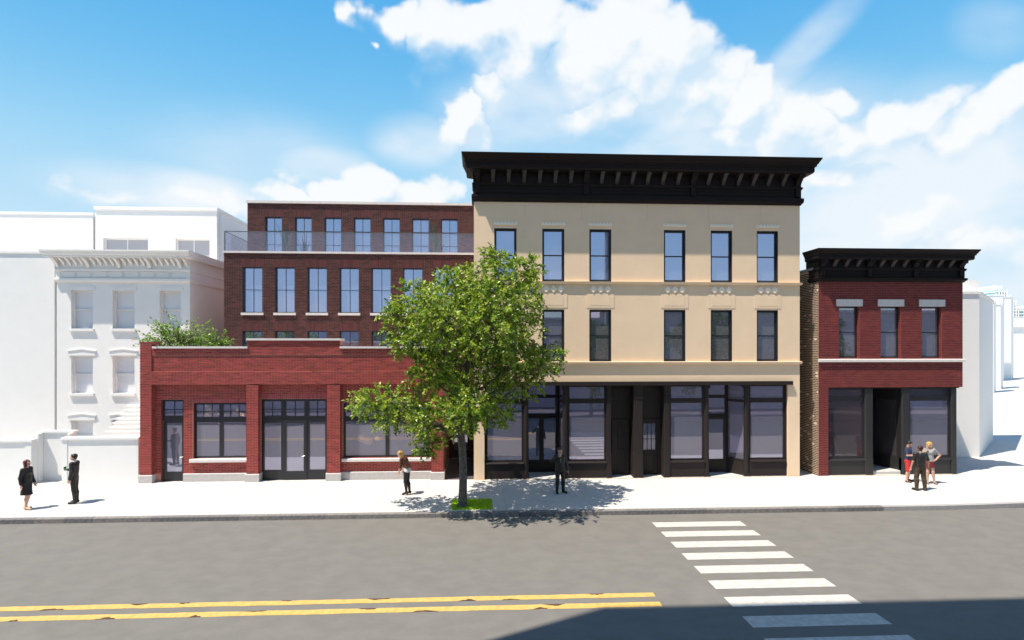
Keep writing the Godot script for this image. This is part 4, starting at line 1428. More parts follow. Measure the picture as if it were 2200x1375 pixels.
	part("shelving", boxes([[Vector3(15.1, 0.0, -6.95), Vector3(15.16, 2.6, -6.6)], [Vector3(16.7, 0.0, -6.95), Vector3(16.76, 2.6, -6.6)], [Vector3(15.16, 0.8, -6.95), Vector3(16.7, 0.84, -6.6)], [Vector3(15.16, 1.5, -6.95), Vector3(16.7, 1.54, -6.6)], [Vector3(15.16, 2.2, -6.95), Vector3(16.7, 2.24, -6.6)]]), M.brown_stone, t)


func pilaster2(t: Node3D, x0: float, x1: float, z: float) -> void:
	var m := Mb.new()
	m.bevel_box(Vector3(x0, 0, z - 0.26), Vector3(x1, 3.76, z), 0.05)
	m.bevel_box(Vector3(x0, 0, z - 0.2), Vector3(x1, 0.7, z + 0.02), 0.05)
	part("pilaster", m, M.black, t)


# ---------- the side of the street behind the camera: it shades the road and is what the glass mirrors ----------
func far_side() -> void:
	structure("far_pavement", boxes([[Vector3(-70, -0.3, 19.4), Vector3(70, 0.0, 30)]]), mottled(0.12, 0.11, 0.14, 0.9, 1.05, 4.0, 0.9, 44))
	var tones := [mottled(0.62, 0.57, 0.68, 0.9, 1.05, 4.0, 0.9, 41), mottled(0.66, 0.60, 0.70, 0.9, 1.05, 4.0, 0.9, 42), mottled(0.58, 0.54, 0.66, 0.9, 1.05, 4.0, 0.9, 43)]
	var x := -52.0
	var k := 0
	while x < 56.0:
		var w := rng.randf_range(9.0, 13.0)
		var h := rng.randf_range(7.9, 9.0)
		var t := thing("opposite_house", Vector3(x + w * 0.5, 0, 29), "%s house from the left end of the row across the street" % ["first", "second", "third", "fourth", "fifth", "sixth", "seventh", "eighth", "ninth", "tenth", "eleventh", "twelfth", "thirteenth"][k], "house", "houses across the street")
		part("wall", boxes([[Vector3(x, 0, 28), Vector3(x + w - 0.05, h, 40)]]), tones[k % 3], t)
		part("roof_edge", boxes([[Vector3(x, h, 27.8), Vector3(x + w - 0.05, h + 0.25, 40)]]), tones[(k + 1) % 3], t)
		x += w
		k += 1
	var b := thing("viaduct", Vector3(11.2, 0, 26.6), "raised concrete road deck on round piers over the near pavement", "viaduct")
	part("deck", boxes([[Vector3(-9.0, 20.0, 18.5), Vector3(80.0, 26.0, 27.6)]]), mat(0.3, 0.3, 0.31), b)
	part("parapet", boxes([[Vector3(-9.0, 26.0, 18.5), Vector3(80.0, 27.0, 18.85)]]), mat(0.33, 0.33, 0.34), b)
	for px in [11.2, 42.0]:
		var p := Mb.new()
		p.tube(Vector3(px, 0, 26.6), Vector3(px, 20, 26.6), 0.3, 0.3, 16)
		part("pier", p, mat(0.3, 0.3, 0.31), b)


# ---------- plants ----------
func leaf_mesh() -> ArrayMesh:
	var m := Mb.new()
	var b := Vector3(0, 0, 0)
	var l := Vector3(-0.29, 0.05, 0.45)
	var r := Vector3(0.29, 0.05, 0.45)
	var mid := Vector3(0, -0.03, 0.5)
	var tip := Vector3(0, -0.1, 1.0)
	m.tri(b, mid, l)
	m.tri(l, mid, tip)
	m.tri(b, r, mid)
	m.tri(r, tip, mid)
	return m.mesh()


func leaves(called: String, list: Array, colors: PackedColorArray, mesh_: Mesh, m: Material, parent: Node3D) -> void:
	var mm := MultiMesh.new()
	mm.transform_format = MultiMesh.TRANSFORM_3D
	mm.use_colors = true
	mm.mesh = mesh_
	mm.instance_count = list.size()
	for k in list.size():
		mm.set_instance_transform(k, list[k])
		mm.set_instance_color(k, colors[k])
	var o := MultiMeshInstance3D.new()
	o.name = called
	o.multimesh = mm
	o.material_override = m
	o.set_meta("kind", "stuff")
	parent.add_child(o, true)
	o.position = -parent.position


func rdir() -> Vector3:
	var v := Vector3(rng.randfn(), rng.randfn(), rng.randfn())
	return v.normalized() if v.length() > 0.001 else Vector3.UP


# sprays of leaves along a twig that leaves p towards d
func spray(list: Array, colors: PackedColorArray, twigs: Mb, p: Vector3, d: Vector3, length_: float, count: int, size: float, tone: Color, twig_r: float) -> void:
	var q := p
	var dir := d.normalized()
	var step := length_ / count
	for k in count:
		var nd := (dir + rdir() * 0.16 + Vector3(0, -0.05, 0)).normalized()
		var q2 := q + nd * step
		dir = nd
		var out := (nd * 0.7 + rdir() * 0.85 + Vector3(0, 0.1, 0)).normalized()
		var up := (Vector3(-0.25, 0.85, 0.42) + rdir() * 0.72).normalized()
		var side := up.cross(out)
		if side.length() < 0.05:
			continue
		side = side.normalized()
		up = out.cross(side)
		var s := size * rng.randf_range(0.7, 1.25)
		list.append(Transform3D(Basis(side * s, up * s, out * s), q2))
		var f := rng.randf_range(0.7, 1.3)
		colors.append(Color(tone.r * f * rng.randf_range(0.85, 1.25), tone.g * f, tone.b * f))
		q = q2
	if twig_r > 0.0:
		twigs.tube(p, p.lerp(q, 0.5) + rdir() * 0.01, twig_r, twig_r * 0.7, 4, false)
		twigs.tube(p.lerp(q, 0.5), q, twig_r * 0.7, twig_r * 0.35, 4, false)


func limb(m: Mb, a: Vector3, b: Vector3, ra: float, rb: float, bend: float, lift: float, n := 7) -> Array:
	var pts := []
	var off := rdir() * bend
	off.y = absf(off.y) * 0.3 - lift
	for k in n + 1:
		var t := float(k) / n
		pts.append(a.lerp(b, t) + off * sin(t * PI) + rdir() * 0.03 * sin(t * PI))
	for k in n:
		m.tube(pts[k], pts[k + 1], lerpf(ra, rb, float(k) / n), lerpf(ra, rb, float(k + 1) / n), 8, false)
	return pts


func plants() -> void:
	var bark := mottled(0.15, 0.132, 0.12, 0.45, 1.3, 0.35, 0.95, 51, Vector3(1, 0.35, 1))
	bark.heightmap_enabled = true
	bark.heightmap_texture = bark.albedo_texture
	bark.heightmap_scale = 3.0
	var leaf := leaf_mesh()
	M.leaf = tinted(0.36)
	M.leaf.backlight_enabled = true
	M.leaf.backlight = lin(0.7, 0.8, 0.25)
	# grass bed round the trunk
	var bed := thing("grass_bed", Vector3(-0.26, 0, 3.93), "square bed of bright green grass at the foot of the street tree", "grass")
	part("turf", boxes([[Vector3(-0.975, -0.1, 3.205), Vector3(0.45, 0.0, 4.655)]]), mottled(0.38, 0.56, 0.025, 0.9, 1.1, 0.5, 0.9, 52), bed)
	var blade := Mb.new()
	blade.tri(Vector3(-0.006, 0, 0), Vector3(0.006, 0, 0), Vector3(0.0, 0.05, 0.012))
	var gl := []
	var gc := PackedColorArray()
	for k in 5000:
		var b := Basis(Vector3.UP, rng.randf() * TAU).scaled(Vector3(1, rng.randf_range(0.5, 1.2), 1))
		gl.append(Transform3D(b, Vector3(rng.randf_range(-0.96, 0.44), 0.0, rng.randf_range(3.22, 4.64))))
		var f := rng.randf_range(0.75, 1.25)
		gc.append(Color(0.42 * f, 0.6 * f, 0.025))
	leaves("grass", gl, gc, blade.mesh(), M.leaf, bed)
	# the street tree
	var base := Vector3(-0.6, 0, 4.2)
	var t := thing("street_tree", base, "leafy green street tree with grey trunk in the grass bed by the kerb", "tree")
	var clumps := [[1.07, 8.11, 3.9, 0.76, 0.59, 0.91, 1], [1.51, 6.99, 4.6, 0.53, 0.71, 0.84, 1], [-0.4, 7.71, 4.4, 0.95, 0.62, 1.06, 1], [-2.17, 7.0, 4.2, 0.69, 0.74, 0.97, 1], [-1.13, 6.38, 5.6, 1.12, 0.78, 1.28, 1], [0.37, 6.14, 5.9, 1.0, 0.83, 1.23, 1], [-2.38, 5.71, 4.5, 0.59, 0.57, 0.78, 1], [-0.63, 4.99, 4.6, 1.18, 0.71, 1.27, 0.8], [1.21, 5.07, 4.4, 1.01, 0.62, 1.11, 1], [2.27, 5.02, 4.6, 0.47, 0.45, 0.62, 0.8], [-1.64, 4.69, 4.9, 0.64, 0.46, 0.74, 0.9], [-2.84, 3.7, 4.6, 0.94, 0.4, 0.9, 0.9], [-3.89, 3.59, 4.4, 0.45, 0.38, 0.56, 0.7], [-0.45, 3.53, 5.9, 0.79, 0.57, 0.92, 1.1], [-1.6, 3.11, 5.4, 0.68, 0.43, 0.75, 1], [0.56, 3.4, 4.6, 0.53, 0.53, 0.72, 0.9], [-1.78, 2.29, 5.0, 0.3, 0.3, 0.4, 0.7], [-2.8, 3.06, 4.9, 0.58, 0.25, 0.56, 0.6], [0.41, 8.61, 3.8, 0.29, 0.32, 0.41, 0.6], [1.81, 8.19, 3.9, 0.29, 0.42, 0.48, 0.6], [-1.03, 7.18, 2.9, 1.53, 0.76, 1.3, 0.9], [0.87, 5.82, 2.6, 1.42, 0.91, 1.3, 0.9], [-0.51, 4.27, 3.0, 1.4, 0.63, 1.3, 0.8], [-1.74, 5.81, 2.6, 0.9, 0.77, 1.13, 0.8], [0.46, 7.15, 5.4, 0.91, 0.68, 1.07, 1], [1.45, 4.18, 4.4, 0.72, 0.3, 0.69, 0.5], [-2.97, 6.43, 4.2, 0.29, 0.48, 0.52, 0.6]]
	var wood := Mb.new()
	var tp := [Vector3(-0.6, -0.02, 4.2), Vector3(-0.585, 0.12, 4.2), Vector3(-0.57, 0.7, 4.2), Vector3(-0.56, 1.4, 4.18), Vector3(-0.6, 2.1, 4.17), Vector3(-0.68, 2.7, 4.15), Vector3(-0.62, 3.5, 4.15), Vector3(-0.45, 4.6, 4.1), Vector3(-0.3, 5.8, 4.05), Vector3(0.1, 7.0, 4.0), Vector3(0.5, 8.0, 3.95)]
	var tr := [0.205, 0.16, 0.142, 0.135, 0.135, 0.14, 0.105, 0.085, 0.065, 0.045, 0.02]
	for k in tp.size() - 1:
		wood.tube(tp[k], tp[k + 1], tr[k], tr[k + 1], 14, false)
	part("trunk", wood, bark, t)
	var list := []
	var cols := PackedColorArray()
	var twigs := Mb.new()
	for c in clumps:
		var o := Vector3(c[0], c[1], c[2])
		var r := Vector3(c[3], c[4], c[5])
		# a limb from the trunk to the clump
		var ay := clampf(o.y - 0.5 - absf(o.x + 0.6) * 0.45, 2.5, 7.4)
		var a: Vector3 = tp[0]
		for k in tp.size() - 1:
			if ay >= tp[k].y and ay <= tp[k + 1].y:
				a = tp[k].lerp(tp[k + 1], (ay - tp[k].y) / (tp[k + 1].y - tp[k].y))
		var lm := Mb.new()
		var pts := limb(lm, a, o, 0.028 + 0.012 * a.distance_to(o), 0.014, 0.22, 0.05, 9)
		part("limb", lm, bark, t)
		var n := int(200.0 * pow(r.x * r.y * r.z, 0.62) * c[6]) + 30
		for k in n:
			var d := rdir()
			var rr := pow(rng.randf(), 0.38)
			var p := o + d * r * rr
			if rng.randf() < 0.12:
				p = o + d * r * rng.randf_range(1.0, 1.25)
			var from: Vector3 = pts[clampi(int(rng.randf_range(0.45, 1.0) * 9), 0, 9)]
			if rng.randf() < 0.08:
				limb(twigs, from, p, 0.012, 0.005, 0.1, 0.0, 4)
			var tone := Color(0.23, 0.335, 0.03)
			var pick := rng.randf()
			if pick < 0.3:
				tone = Color(0.34, 0.45, 0.055)
			elif pick > 0.8:
				tone = Color(0.10, 0.185, 0.02)
			if rng.randf() < 0.05:
				tone = Color(0.23, 0.24, 0.06)
			spray(list, cols, twigs, p, d * 0.8 + Vector3(0, 0.25, 0) + rdir() * 0.6, rng.randf_range(0.2, 0.4), 14, 0.118, tone, 0.005)
	part("twigs", twigs, bark, t, "stuff")
	leaves("crown", list, cols, leaf, M.leaf, t)
	# trees across the street, seen only in the glass: copies of this one
	var spots := [[-17.5, 22.4, 0.9, 1.2], [-9.0, 22.2, 0.95, 2.5], [9.0, 22.6, 0.92, 4.0], [18.0, 22.3, 1.0, 5.3], [27.0, 22.5, 0.9, 0.4]]
	var k2 := 0
	for s in spots:
		var d: Node3D = t.duplicate()
		d.name = numbered("street_tree")
		add_child(d, true)
		d.position = Vector3(s[0], 0, s[1])
		d.scale = Vector3.ONE * s[2]
		d.rotation.y = s[3]
		d.set_meta("label", "street tree on the far pavement across the road, %s" % ["far left", "left of the camera", "right of the camera", "opposite the corner store", "far right"][k2])
		d.set_meta("group", "trees across the street")
		k2 += 1
	# shrubs on the roof of the brick shop
	for s in [[-13.1, 1.05, 1.5, 140, "larger bushy green shrub with fern like leaves on the shop roof"], [-11.4, 0.55, 0.95, 55, "smaller green shrub on the shop roof, beside the dark brick wall"]]:
		var sb := thing("roof_shrub", Vector3(s[0], 4.8, -1.6), s[4], "shrub", "shrubs on the shop roof")
		var pot := Mb.new()
		pot.tube(Vector3(s[0], 4.8, -1.6), Vector3(s[0], 5.25, -1.6), 0.2, 0.27, 14)
		part("pot", pot, M.grey_stone, sb)
		var sl := []
		var sc := PackedColorArray()
		var st := Mb.new()
		for j in 7:
			var e := Vector3(s[0] + rng.randf_range(-0.7, 0.7) * s[1], 5.3 + rng.randf_range(0.5, 1.0) * s[2], -1.6 + rng.randf_range(-0.5, 0.5) * s[1])
			limb(st, Vector3(s[0], 5.2, -1.6), e, 0.025, 0.008, 0.12, 0.0, 5)
		for j in s[3]:
			var az := rng.randf() * TAU
			var rise := rng.randf_range(0.35, 2.2)
			var d := Vector3(cos(az), rise, sin(az) * 0.7).normalized()
			var p: Vector3 = Vector3(s[0], 5.25, -1.6) + d * rng.randf_range(0.15, 0.55) * s[2]
			var f := rng.randf_range(0.7, 1.25)
			spray(sl, sc, st, p, d, s[2] * rng.randf_range(0.45, 0.95), 18, 0.115, Color(0.17 * f, 0.29 * f, 0.04 * f), 0.006)
		part("stem", st, bark, sb)
		leaves("foliage", sl, sc, leaf, M.leaf, sb)
	# sword leaved plants on the roof terrace
	for s in [[-9.95, "spiky sword leaved plant behind the terrace glass between the first two top floor windows"], [-2.3, "spiky sword leaved plant behind the terrace glass beside the last top floor window"]]:
		var sp := thing("snake_plant", Vector3(s[0], 10.1, -6.6), s[1], "plant", "sword leaved plants on the terrace")
		var pot := Mb.new()
		pot.tube(Vector3(s[0], 10.1, -6.6), Vector3(s[0], 10.45, -6.6), 0.15, 0.2, 14)
		part("pot", pot, M.grey_stone, sp)
		for j in 11:
			var az := TAU * j / 11.0 + rng.randf_range(-0.2, 0.2)
			var lean := rng.randf_range(0.08, 0.45)
			var h := rng.randf_range(1.05, 2.0) - lean
			var m := Mb.new()
			var o := Vector3(s[0] + cos(az) * 0.08, 10.4, -6.6 + sin(az) * 0.08)
			var out := Vector3(cos(az), 0, sin(az))
			var sd := Vector3(-sin(az), 0, cos(az))
			var n := 7
			for k in n:
				var q0 := float(k) / n
				var q1 := float(k + 1) / n
				var w0 := 0.065 * (1.0 - pow(q0, 2.2)) + 0.002
				var w1 := 0.065 * (1.0 - pow(q1, 2.2)) + 0.001
				var c0 := o + Vector3.UP * h * q0 + out * lean * q0 * q0
				var c1 := o + Vector3.UP * h * q1 + out * lean * q1 * q1
				m.quad(c0 - sd * w0, c0 - out * 0.012, c1 - out * 0.012, c1 - sd * w1)
				m.quad(c0 - out * 0.012, c0 + sd * w0, c1 + sd * w1, c1 - out * 0.012)
				m.quad(c0 + sd * w0, c0 + out * 0.006, c1 + out * 0.006, c1 + sd * w1)
				m.quad(c0 + out * 0.006, c0 - sd * w0, c1 - sd * w1, c1 + out * 0.006)
			part("leaf", m, M.sword, sp)


# ---------- people ----------
# bones are [from, to, radius, radius]; the field of their tapered capsules, joined smoothly, is meshed as surface nets
func field_mesh(mb: Mb, bones: Array, cell: float, k: float, cuts := []) -> void:
	var lo := Vector3.ONE * 1e6
	var hi := -lo
	for b in bones:
		var r: float = maxf(b[2], b[3])
		lo = lo.min(b[0].min(b[1]) - Vector3.ONE * r)
		hi = hi.max(b[0].max(b[1]) + Vector3.ONE * r)
	lo -= Vector3.ONE * cell * 2.5
	hi += Vector3.ONE * cell * 2.5
	var nx := int((hi.x - lo.x) / cell) + 2
	var ny := int((hi.y - lo.y) / cell) + 2
	var nz := int((hi.z - lo.z) / cell) + 2
	var f := PackedFloat32Array()
	f.resize(nx * ny * nz)
	f.fill(1.0)
	for b in bones:
		var a: Vector3 = b[0]
		var ab: Vector3 = b[1] - a
		var l2 := maxf(ab.length_squared(), 1e-8)
		var ra: float = b[2]
		var dr: float = b[3] - b[2]
		var reach := maxf(b[2], b[3]) + k + cell * 2.0
		var p0: Vector3 = ((a.min(b[1]) - Vector3.ONE * reach) - lo) / cell
		var p1: Vector3 = ((a.max(b[1]) + Vector3.ONE * reach) - lo) / cell
		for z in range(maxi(0, int(p0.z)), mini(nz, int(p1.z) + 2)):
			for y in range(maxi(0, int(p0.y)), mini(ny, int(p1.y) + 2)):
				var row := (z * ny + y) * nx
				for x in range(maxi(0, int(p0.x)), mini(nx, int(p1.x) + 2)):
					var p := lo + Vector3(x, y, z) * cell - a
					var t := clampf(p.dot(ab) / l2, 0.0, 1.0)
					var d := (p - ab * t).length() - ra - dr * t
					var e := f[row + x]
					var h := k - absf(d - e)
					f[row + x] = minf(d, e) - (h * h / (4.0 * k) if h > 0.0 else 0.0)
	for c in cuts:
		for z in nz:
			for y in ny:
				var row := (z * ny + y) * nx
				for x in nx:
					if f[row + x] < 0.12:
						var d: float = (lo + Vector3(x, y, z) * cell - c[0]).dot(c[1])
						if d > f[row + x]:
							f[row + x] = d
	var id := PackedInt32Array()
	id.resize(nx * ny * nz)
	id.fill(-1)
	var vs := PackedVector3Array()
	var ns := PackedVector3Array()
	var sy := nx
	var sz := nx * ny
	var off := [0, 1, sy, sy + 1, sz, sz + 1, sz + sy, sz + sy + 1]
	for z in nz - 1:
		for y in ny - 1:
			var row := (z * ny + y) * nx
			for x in nx - 1:
				var i := row + x
				var f0 := f[i]
				if f0 > cell * 2.0 or f0 < -cell * 2.0:
					continue
				var neg := 0
				for o in 8:
					if f[i + off[o]] < 0.0:
						neg += 1
				if neg == 0 or neg == 8:
					continue
				var sum := Vector3.ZERO
				var cnt := 0
				for e in EDGES:
					var u := f[i + off[e[0]]]
					var v := f[i + off[e[1]]]
					if (u < 0.0) != (v < 0.0):
						var t := u / (u - v)
						sum += CORNER[e[0]].lerp(CORNER[e[1]], t)
						cnt += 1
				var g := Vector3(f[i + 1] + f[i + sy + 1] + f[i + sz + 1] + f[i + sz + sy + 1] - f[i] - f[i + sy] - f[i + sz] - f[i + sz + sy],
					f[i + sy] + f[i + sy + 1] + f[i + sz + sy] + f[i + sz + sy + 1] - f[i] - f[i + 1] - f[i + sz] - f[i + sz + 1],
					f[i + sz] + f[i + sz + 1] + f[i + sz + sy] + f[i + sz + sy + 1] - f[i] - f[i + 1] - f[i + sy] - f[i + sy + 1])
				id[i] = vs.size()
				vs.append(lo + (Vector3(x, y, z) + sum / cnt) * cell)
				ns.append(g.normalized())
	for z in range(1, nz - 1):
		for y in range(1, ny - 1):
			var row := (z * ny + y) * nx
			for x in range(1, nx - 1):
				var i := row + x
				if id[i] < 0 and id[i - 1] < 0:
					continue
				var s := f[i] < 0.0
				for ax in 3:
					var stp: int = [1, sy, sz][ax]
					if s == (f[i + stp] < 0.0):
						continue
					var u: int = [sy, sz, 1][ax]
					var w: int = [sz, 1, sy][ax]
					var q := [id[i], id[i - u], id[i - u - w], id[i - w]]
					if q.min() < 0:
						continue
					if not s:
						q.reverse()
					mb.trin(vs[q[0]], vs[q[1]], vs[q[2]], ns[q[0]], ns[q[1]], ns[q[2]])
					mb.trin(vs[q[0]], vs[q[2]], vs[q[3]], ns[q[0]], ns[q[2]], ns[q[3]])


const CORNER: Array[Vector3] = [Vector3(0, 0, 0), Vector3(1, 0, 0), Vector3(0, 1, 0), Vector3(1, 1, 0), Vector3(0, 0, 1), Vector3(1, 0, 1), Vector3(0, 1, 1), Vector3(1, 1, 1)]
const EDGES := [[0, 1], [2, 3], [4, 5], [6, 7], [0, 2], [1, 3], [4, 6], [5, 7], [0, 4], [1, 5], [2, 6], [3, 7]]


# standing figure 1.75 m tall, facing +z; left is +x
func pose(change: Dictionary) -> Dictionary:
	var j := {
		"pelvis": Vector3(0, 0.95, 0), "waist": Vector3(0, 1.1, 0.005), "chest": Vector3(0, 1.3, 0.0), "neck": Vector3(0, 1.47, -0.015), "head": Vector3(0, 1.625, 0.015), "look": Vector3(0, 0, 1),
		"l_shoulder": Vector3(0.175, 1.425, -0.01), "r_shoulder": Vector3(-0.175, 1.425, -0.01), "l_elbow": Vector3(0.235, 1.14, -0.03), "r_elbow": Vector3(-0.235, 1.14, -0.03), "l_wrist": Vector3(0.25, 0.89, 0.03), "r_wrist": Vector3(-0.25, 0.89, 0.03),
		"l_hip": Vector3(0.09, 0.92, 0), "r_hip": Vector3(-0.09, 0.92, 0), "l_knee": Vector3(0.1, 0.5, 0.02), "r_knee": Vector3(-0.1, 0.5, 0.02), "l_ankle": Vector3(0.105, 0.085, -0.03), "r_ankle": Vector3(-0.105, 0.085, -0.03),
		"l_toe": Vector3(0.125, 0.035, 0.15), "r_toe": Vector3(-0.125, 0.035, 0.15), "l_palm": Vector3(0, -1, 0.15), "r_palm": Vector3(0, -1, 0.15), "l_curl": 0.35, "r_curl": 0.35}
	for k in change:
		j[k] = change[k]
	return j


func arm_bones(j: Dictionary, s: String, add: float, upper: float, fore: float) -> Array:
	var out := []
	var a: Vector3 = j[s + "_shoulder"]
	var b: Vector3 = j[s + "_elbow"]
	var c: Vector3 = j[s + "_wrist"]
	out.append([a, a.lerp(b, upper), 0.052 + add, lerpf(0.052, 0.041, upper) + add])
	if fore > 0.0:
		out.append([b, b.lerp(c, fore), 0.041 + add, lerpf(0.041, 0.028, fore) + add])
	return out


func leg_bones(j: Dictionary, s: String, add: float, upper: float, lower: float) -> Array:
	var out := []
	var a: Vector3 = j[s + "_hip"]
	var b: Vector3 = j[s + "_knee"]
	var c: Vector3 = j[s + "_ankle"]
	out.append([a, a.lerp(b, upper), 0.083 + add, lerpf(0.083, 0.055, upper) + add])
	if lower > 0.0:
		var calf := b.lerp(c, 0.3) + Vector3(0, 0, -0.015)
		out.append([b, calf, 0.053 + add, 0.056 + add])
		out.append([calf, b.lerp(c, lower), 0.056 + add, lerpf(0.056, 0.036, lower) + add])
	return out


func torso_bones(j: Dictionary, add: float, w: float, low := 0.0) -> Array:
	var out := []
	for s in [-1.0, 1.0]:
		var x := Vector3(s, 0, 0)
		out.append([j.chest + x * 0.075 * w + Vector3(0, 0.03, 0), j.waist + x * 0.06 * w, 0.098 * w + add, 0.09 * w + add])
		out.append([j.waist + x * 0.06 * w, j.pelvis + x * 0.075 + Vector3(0, -low, 0), 0.09 * w + add, 0.098 + add])
		out.append([j.chest + x * 0.07 * w + Vector3(0, 0.06, 0), j["l_shoulder" if s > 0 else "r_shoulder"] + Vector3(-s * 0.02, -0.01, 0), 0.085 + add, 0.056 + add])
	out.append([j.chest + Vector3(0, 0.08, 0), j.neck + Vector3(0, -0.03, 0), 0.08 + add, 0.05 + add])
	out.append([j.chest + Vector3(0, 0.03, 0), j.waist, 0.104 * w + add, 0.097 * w + add])
	out.append([j.waist, j.pelvis + Vector3(0, -low, 0), 0.097 * w + add, 0.104 + add])
	return out


func hand(mb: Mb, j: Dictionary, s: String) -> void:
	var sg := 1.0 if s == "l" else -1.0
	var w: Vector3 = j[s + "_wrist"]
	var d: Vector3 = (j[s + "_palm"] as Vector3).normalized()
	# the thumb side
	var th: Vector3 = j.get(s + "_thumb", Vector3(0, 0, 1))
	th = (th - d * th.dot(d)).normalized()
	var n := d.cross(th).normalized() * sg
	var curl: float = j[s + "_curl"]
	var bones := []
	var palm_end := w + d * 0.095
	for k in 4:
		var o := th * (0.03 - 0.02 * k)
		bones.append([w + d * 0.012 + o * 0.5, palm_end + o - d * (0.006 * absf(k - 1.0)), 0.015, 0.0125])
	for k in 4:
		var o := th * (0.03 - 0.02 * k)
		var p := palm_end + o - d * (0.006 * absf(k - 1.0))
		var l: float = [0.072, 0.082, 0.075, 0.058][k]
		var ang := 0.0
		var dir := d
		var shares := [0.45, 0.32, 0.23]
		for q in 3:
			ang += curl * (0.8 + 0.12 * k)
			dir = d * cos(ang) - n * sin(ang)
			var p2: Vector3 = p + dir * l * shares[q]
			bones.append([p, p2, 0.0098 - 0.001 * q, 0.009 - 0.001 * q])
			p = p2
	var tb := w + d * 0.03 + th * 0.02
	var t1 := tb + (d * 0.6 + th * 0.75 - n * 0.25).normalized() * 0.045
	var t2 := t1 + (d * 0.95 + th * 0.3 - n * 0.35 * (0.5 + curl)).normalized() * 0.036
	bones.append([tb, t1, 0.013, 0.0105])
	bones.append([t1, t2, 0.0105, 0.0085])
	bones.append([w - d * 0.02, w + d * 0.02, 0.027, 0.024])
	field_mesh(mb, bones, 0.0062, 0.008)


func head_mesh(mb: Mb, j: Dictionary, wide := 1.0) -> Basis:
	var h: Vector3 = j.head
	var fz: Vector3 = (j.look as Vector3).normalized()
	var fx := Vector3.UP.cross(fz).normalized()
	var fy := fz.cross(fx)
	var b := Basis(fx, fy, fz)
	var q := func(x: float, y: float, z: float) -> Vector3: return h + b * Vector3(x, y, z)
	var bones := [
		[q.call(-0.02 * wide, 0.035, -0.025), q.call(0.02 * wide, 0.035, -0.025), 0.079, 0.079],
		[q.call(0, 0.03, 0.03), q.call(0, -0.02, 0.035), 0.066, 0.056],
		[q.call(-0.018, -0.045, 0.035), q.call(0.018, -0.045, 0.035), 0.045, 0.045],
		[q.call(0, -0.078, 0.062), q.call(0, -0.07, 0.05), 0.026, 0.03],
		[q.call(0, 0.008, 0.092), q.call(0, -0.026, 0.108), 0.009, 0.014],
		[q.call(-0.034, 0.03, 0.078), q.call(0.034, 0.03, 0.078), 0.013, 0.013],
		[q.call(-0.018, -0.055, 0.085), q.call(0.018, -0.055, 0.085), 0.011, 0.011],
		[q.call(0.078, 0.01, -0.01), q.call(0.083, -0.025, -0.002), 0.016, 0.011],
		[q.call(-0.078, 0.01, -0.01), q.call(-0.083, -0.025, -0.002), 0.016, 0.011],
		[q.call(0, -0.03, -0.02), j.neck, 0.056, 0.056]]
	field_mesh(mb, bones, 0.0085, 0.018)
	return b


func person(at: Vector2, yaw: float, scale_: float, label: String, j: Dictionary, skin: Color, group := "") -> Dictionary:
	var t := thing("person", Vector3(at.x, 0, at.y), label, "person", group)
	t.rotation.y = yaw
	t.scale = Vector3.ONE * scale_
	var mb := Mb.new()
	var bones := torso_bones(j, -0.008, 0.95)
	for s in ["l", "r"]:
		bones.append_array(arm_bones(j, s, 0.0, 1.0, 1.0))
		bones.append_array(leg_bones(j, s, 0.0, 1.0, 1.0))
		bones.append([j[s + "_ankle"] + Vector3(0, -0.02, -0.025), j[s + "_toe"], 0.042, 0.028])
	bones.append([j.neck + Vector3(0, -0.05, 0), (j.neck as Vector3).lerp(j.head, 0.5), 0.058, 0.053])
	field_mesh(mb, bones, 0.017, 0.03)
	var hb := head_mesh(mb, j)
	hand(mb, j, "l")
	hand(mb, j, "r")
	var sm := mat(skin.r, skin.g, skin.b, 0.5)
	local_part("body", mb, sm, t)
	var eyes := Mb.new()
	for s in [-1.0, 1.0]:
		eyes.ball(j.head + hb * Vector3(s * 0.031, 0.004, 0.083), Vector3(0.013, 0.008, 0.009), 8)
	local_part("eyes", eyes, M.black, t)
	var brows := Mb.new()
	for s in [-1.0, 1.0]:
		brows.tube(j.head + hb * Vector3(s * 0.015, 0.026, 0.093), j.head + hb * Vector3(s * 0.046, 0.026, 0.082), 0.005, 0.003, 5)
	local_part("eyebrows", brows, M.black, t)
	var mouth := Mb.new()
	mouth.ball(j.head + hb * Vector3(0, -0.055, 0.094), Vector3(0.021, 0.006, 0.006), 8)
	local_part("mouth", mouth, mat(0.30, 0.08, 0.07, 0.5), t)
	return {"node": t, "j": j, "head": hb}


func local_part(called: String, mb: Mb, m: Material, parent: Node3D) -> MeshInstance3D:
	var o := MeshInstance3D.new()
	o.name = called
	o.mesh = mb.mesh()
	o.material_override = m
	parent.add_child(o, true)
	return o


func garment(p: Dictionary, called: String, bones: Array, m: Material, cuts := [], cell := 0.016, k := 0.03) -> MeshInstance3D:
	var mb := Mb.new()
	field_mesh(mb, bones, cell, k, cuts)
	return local_part(called, mb, m, p.node)


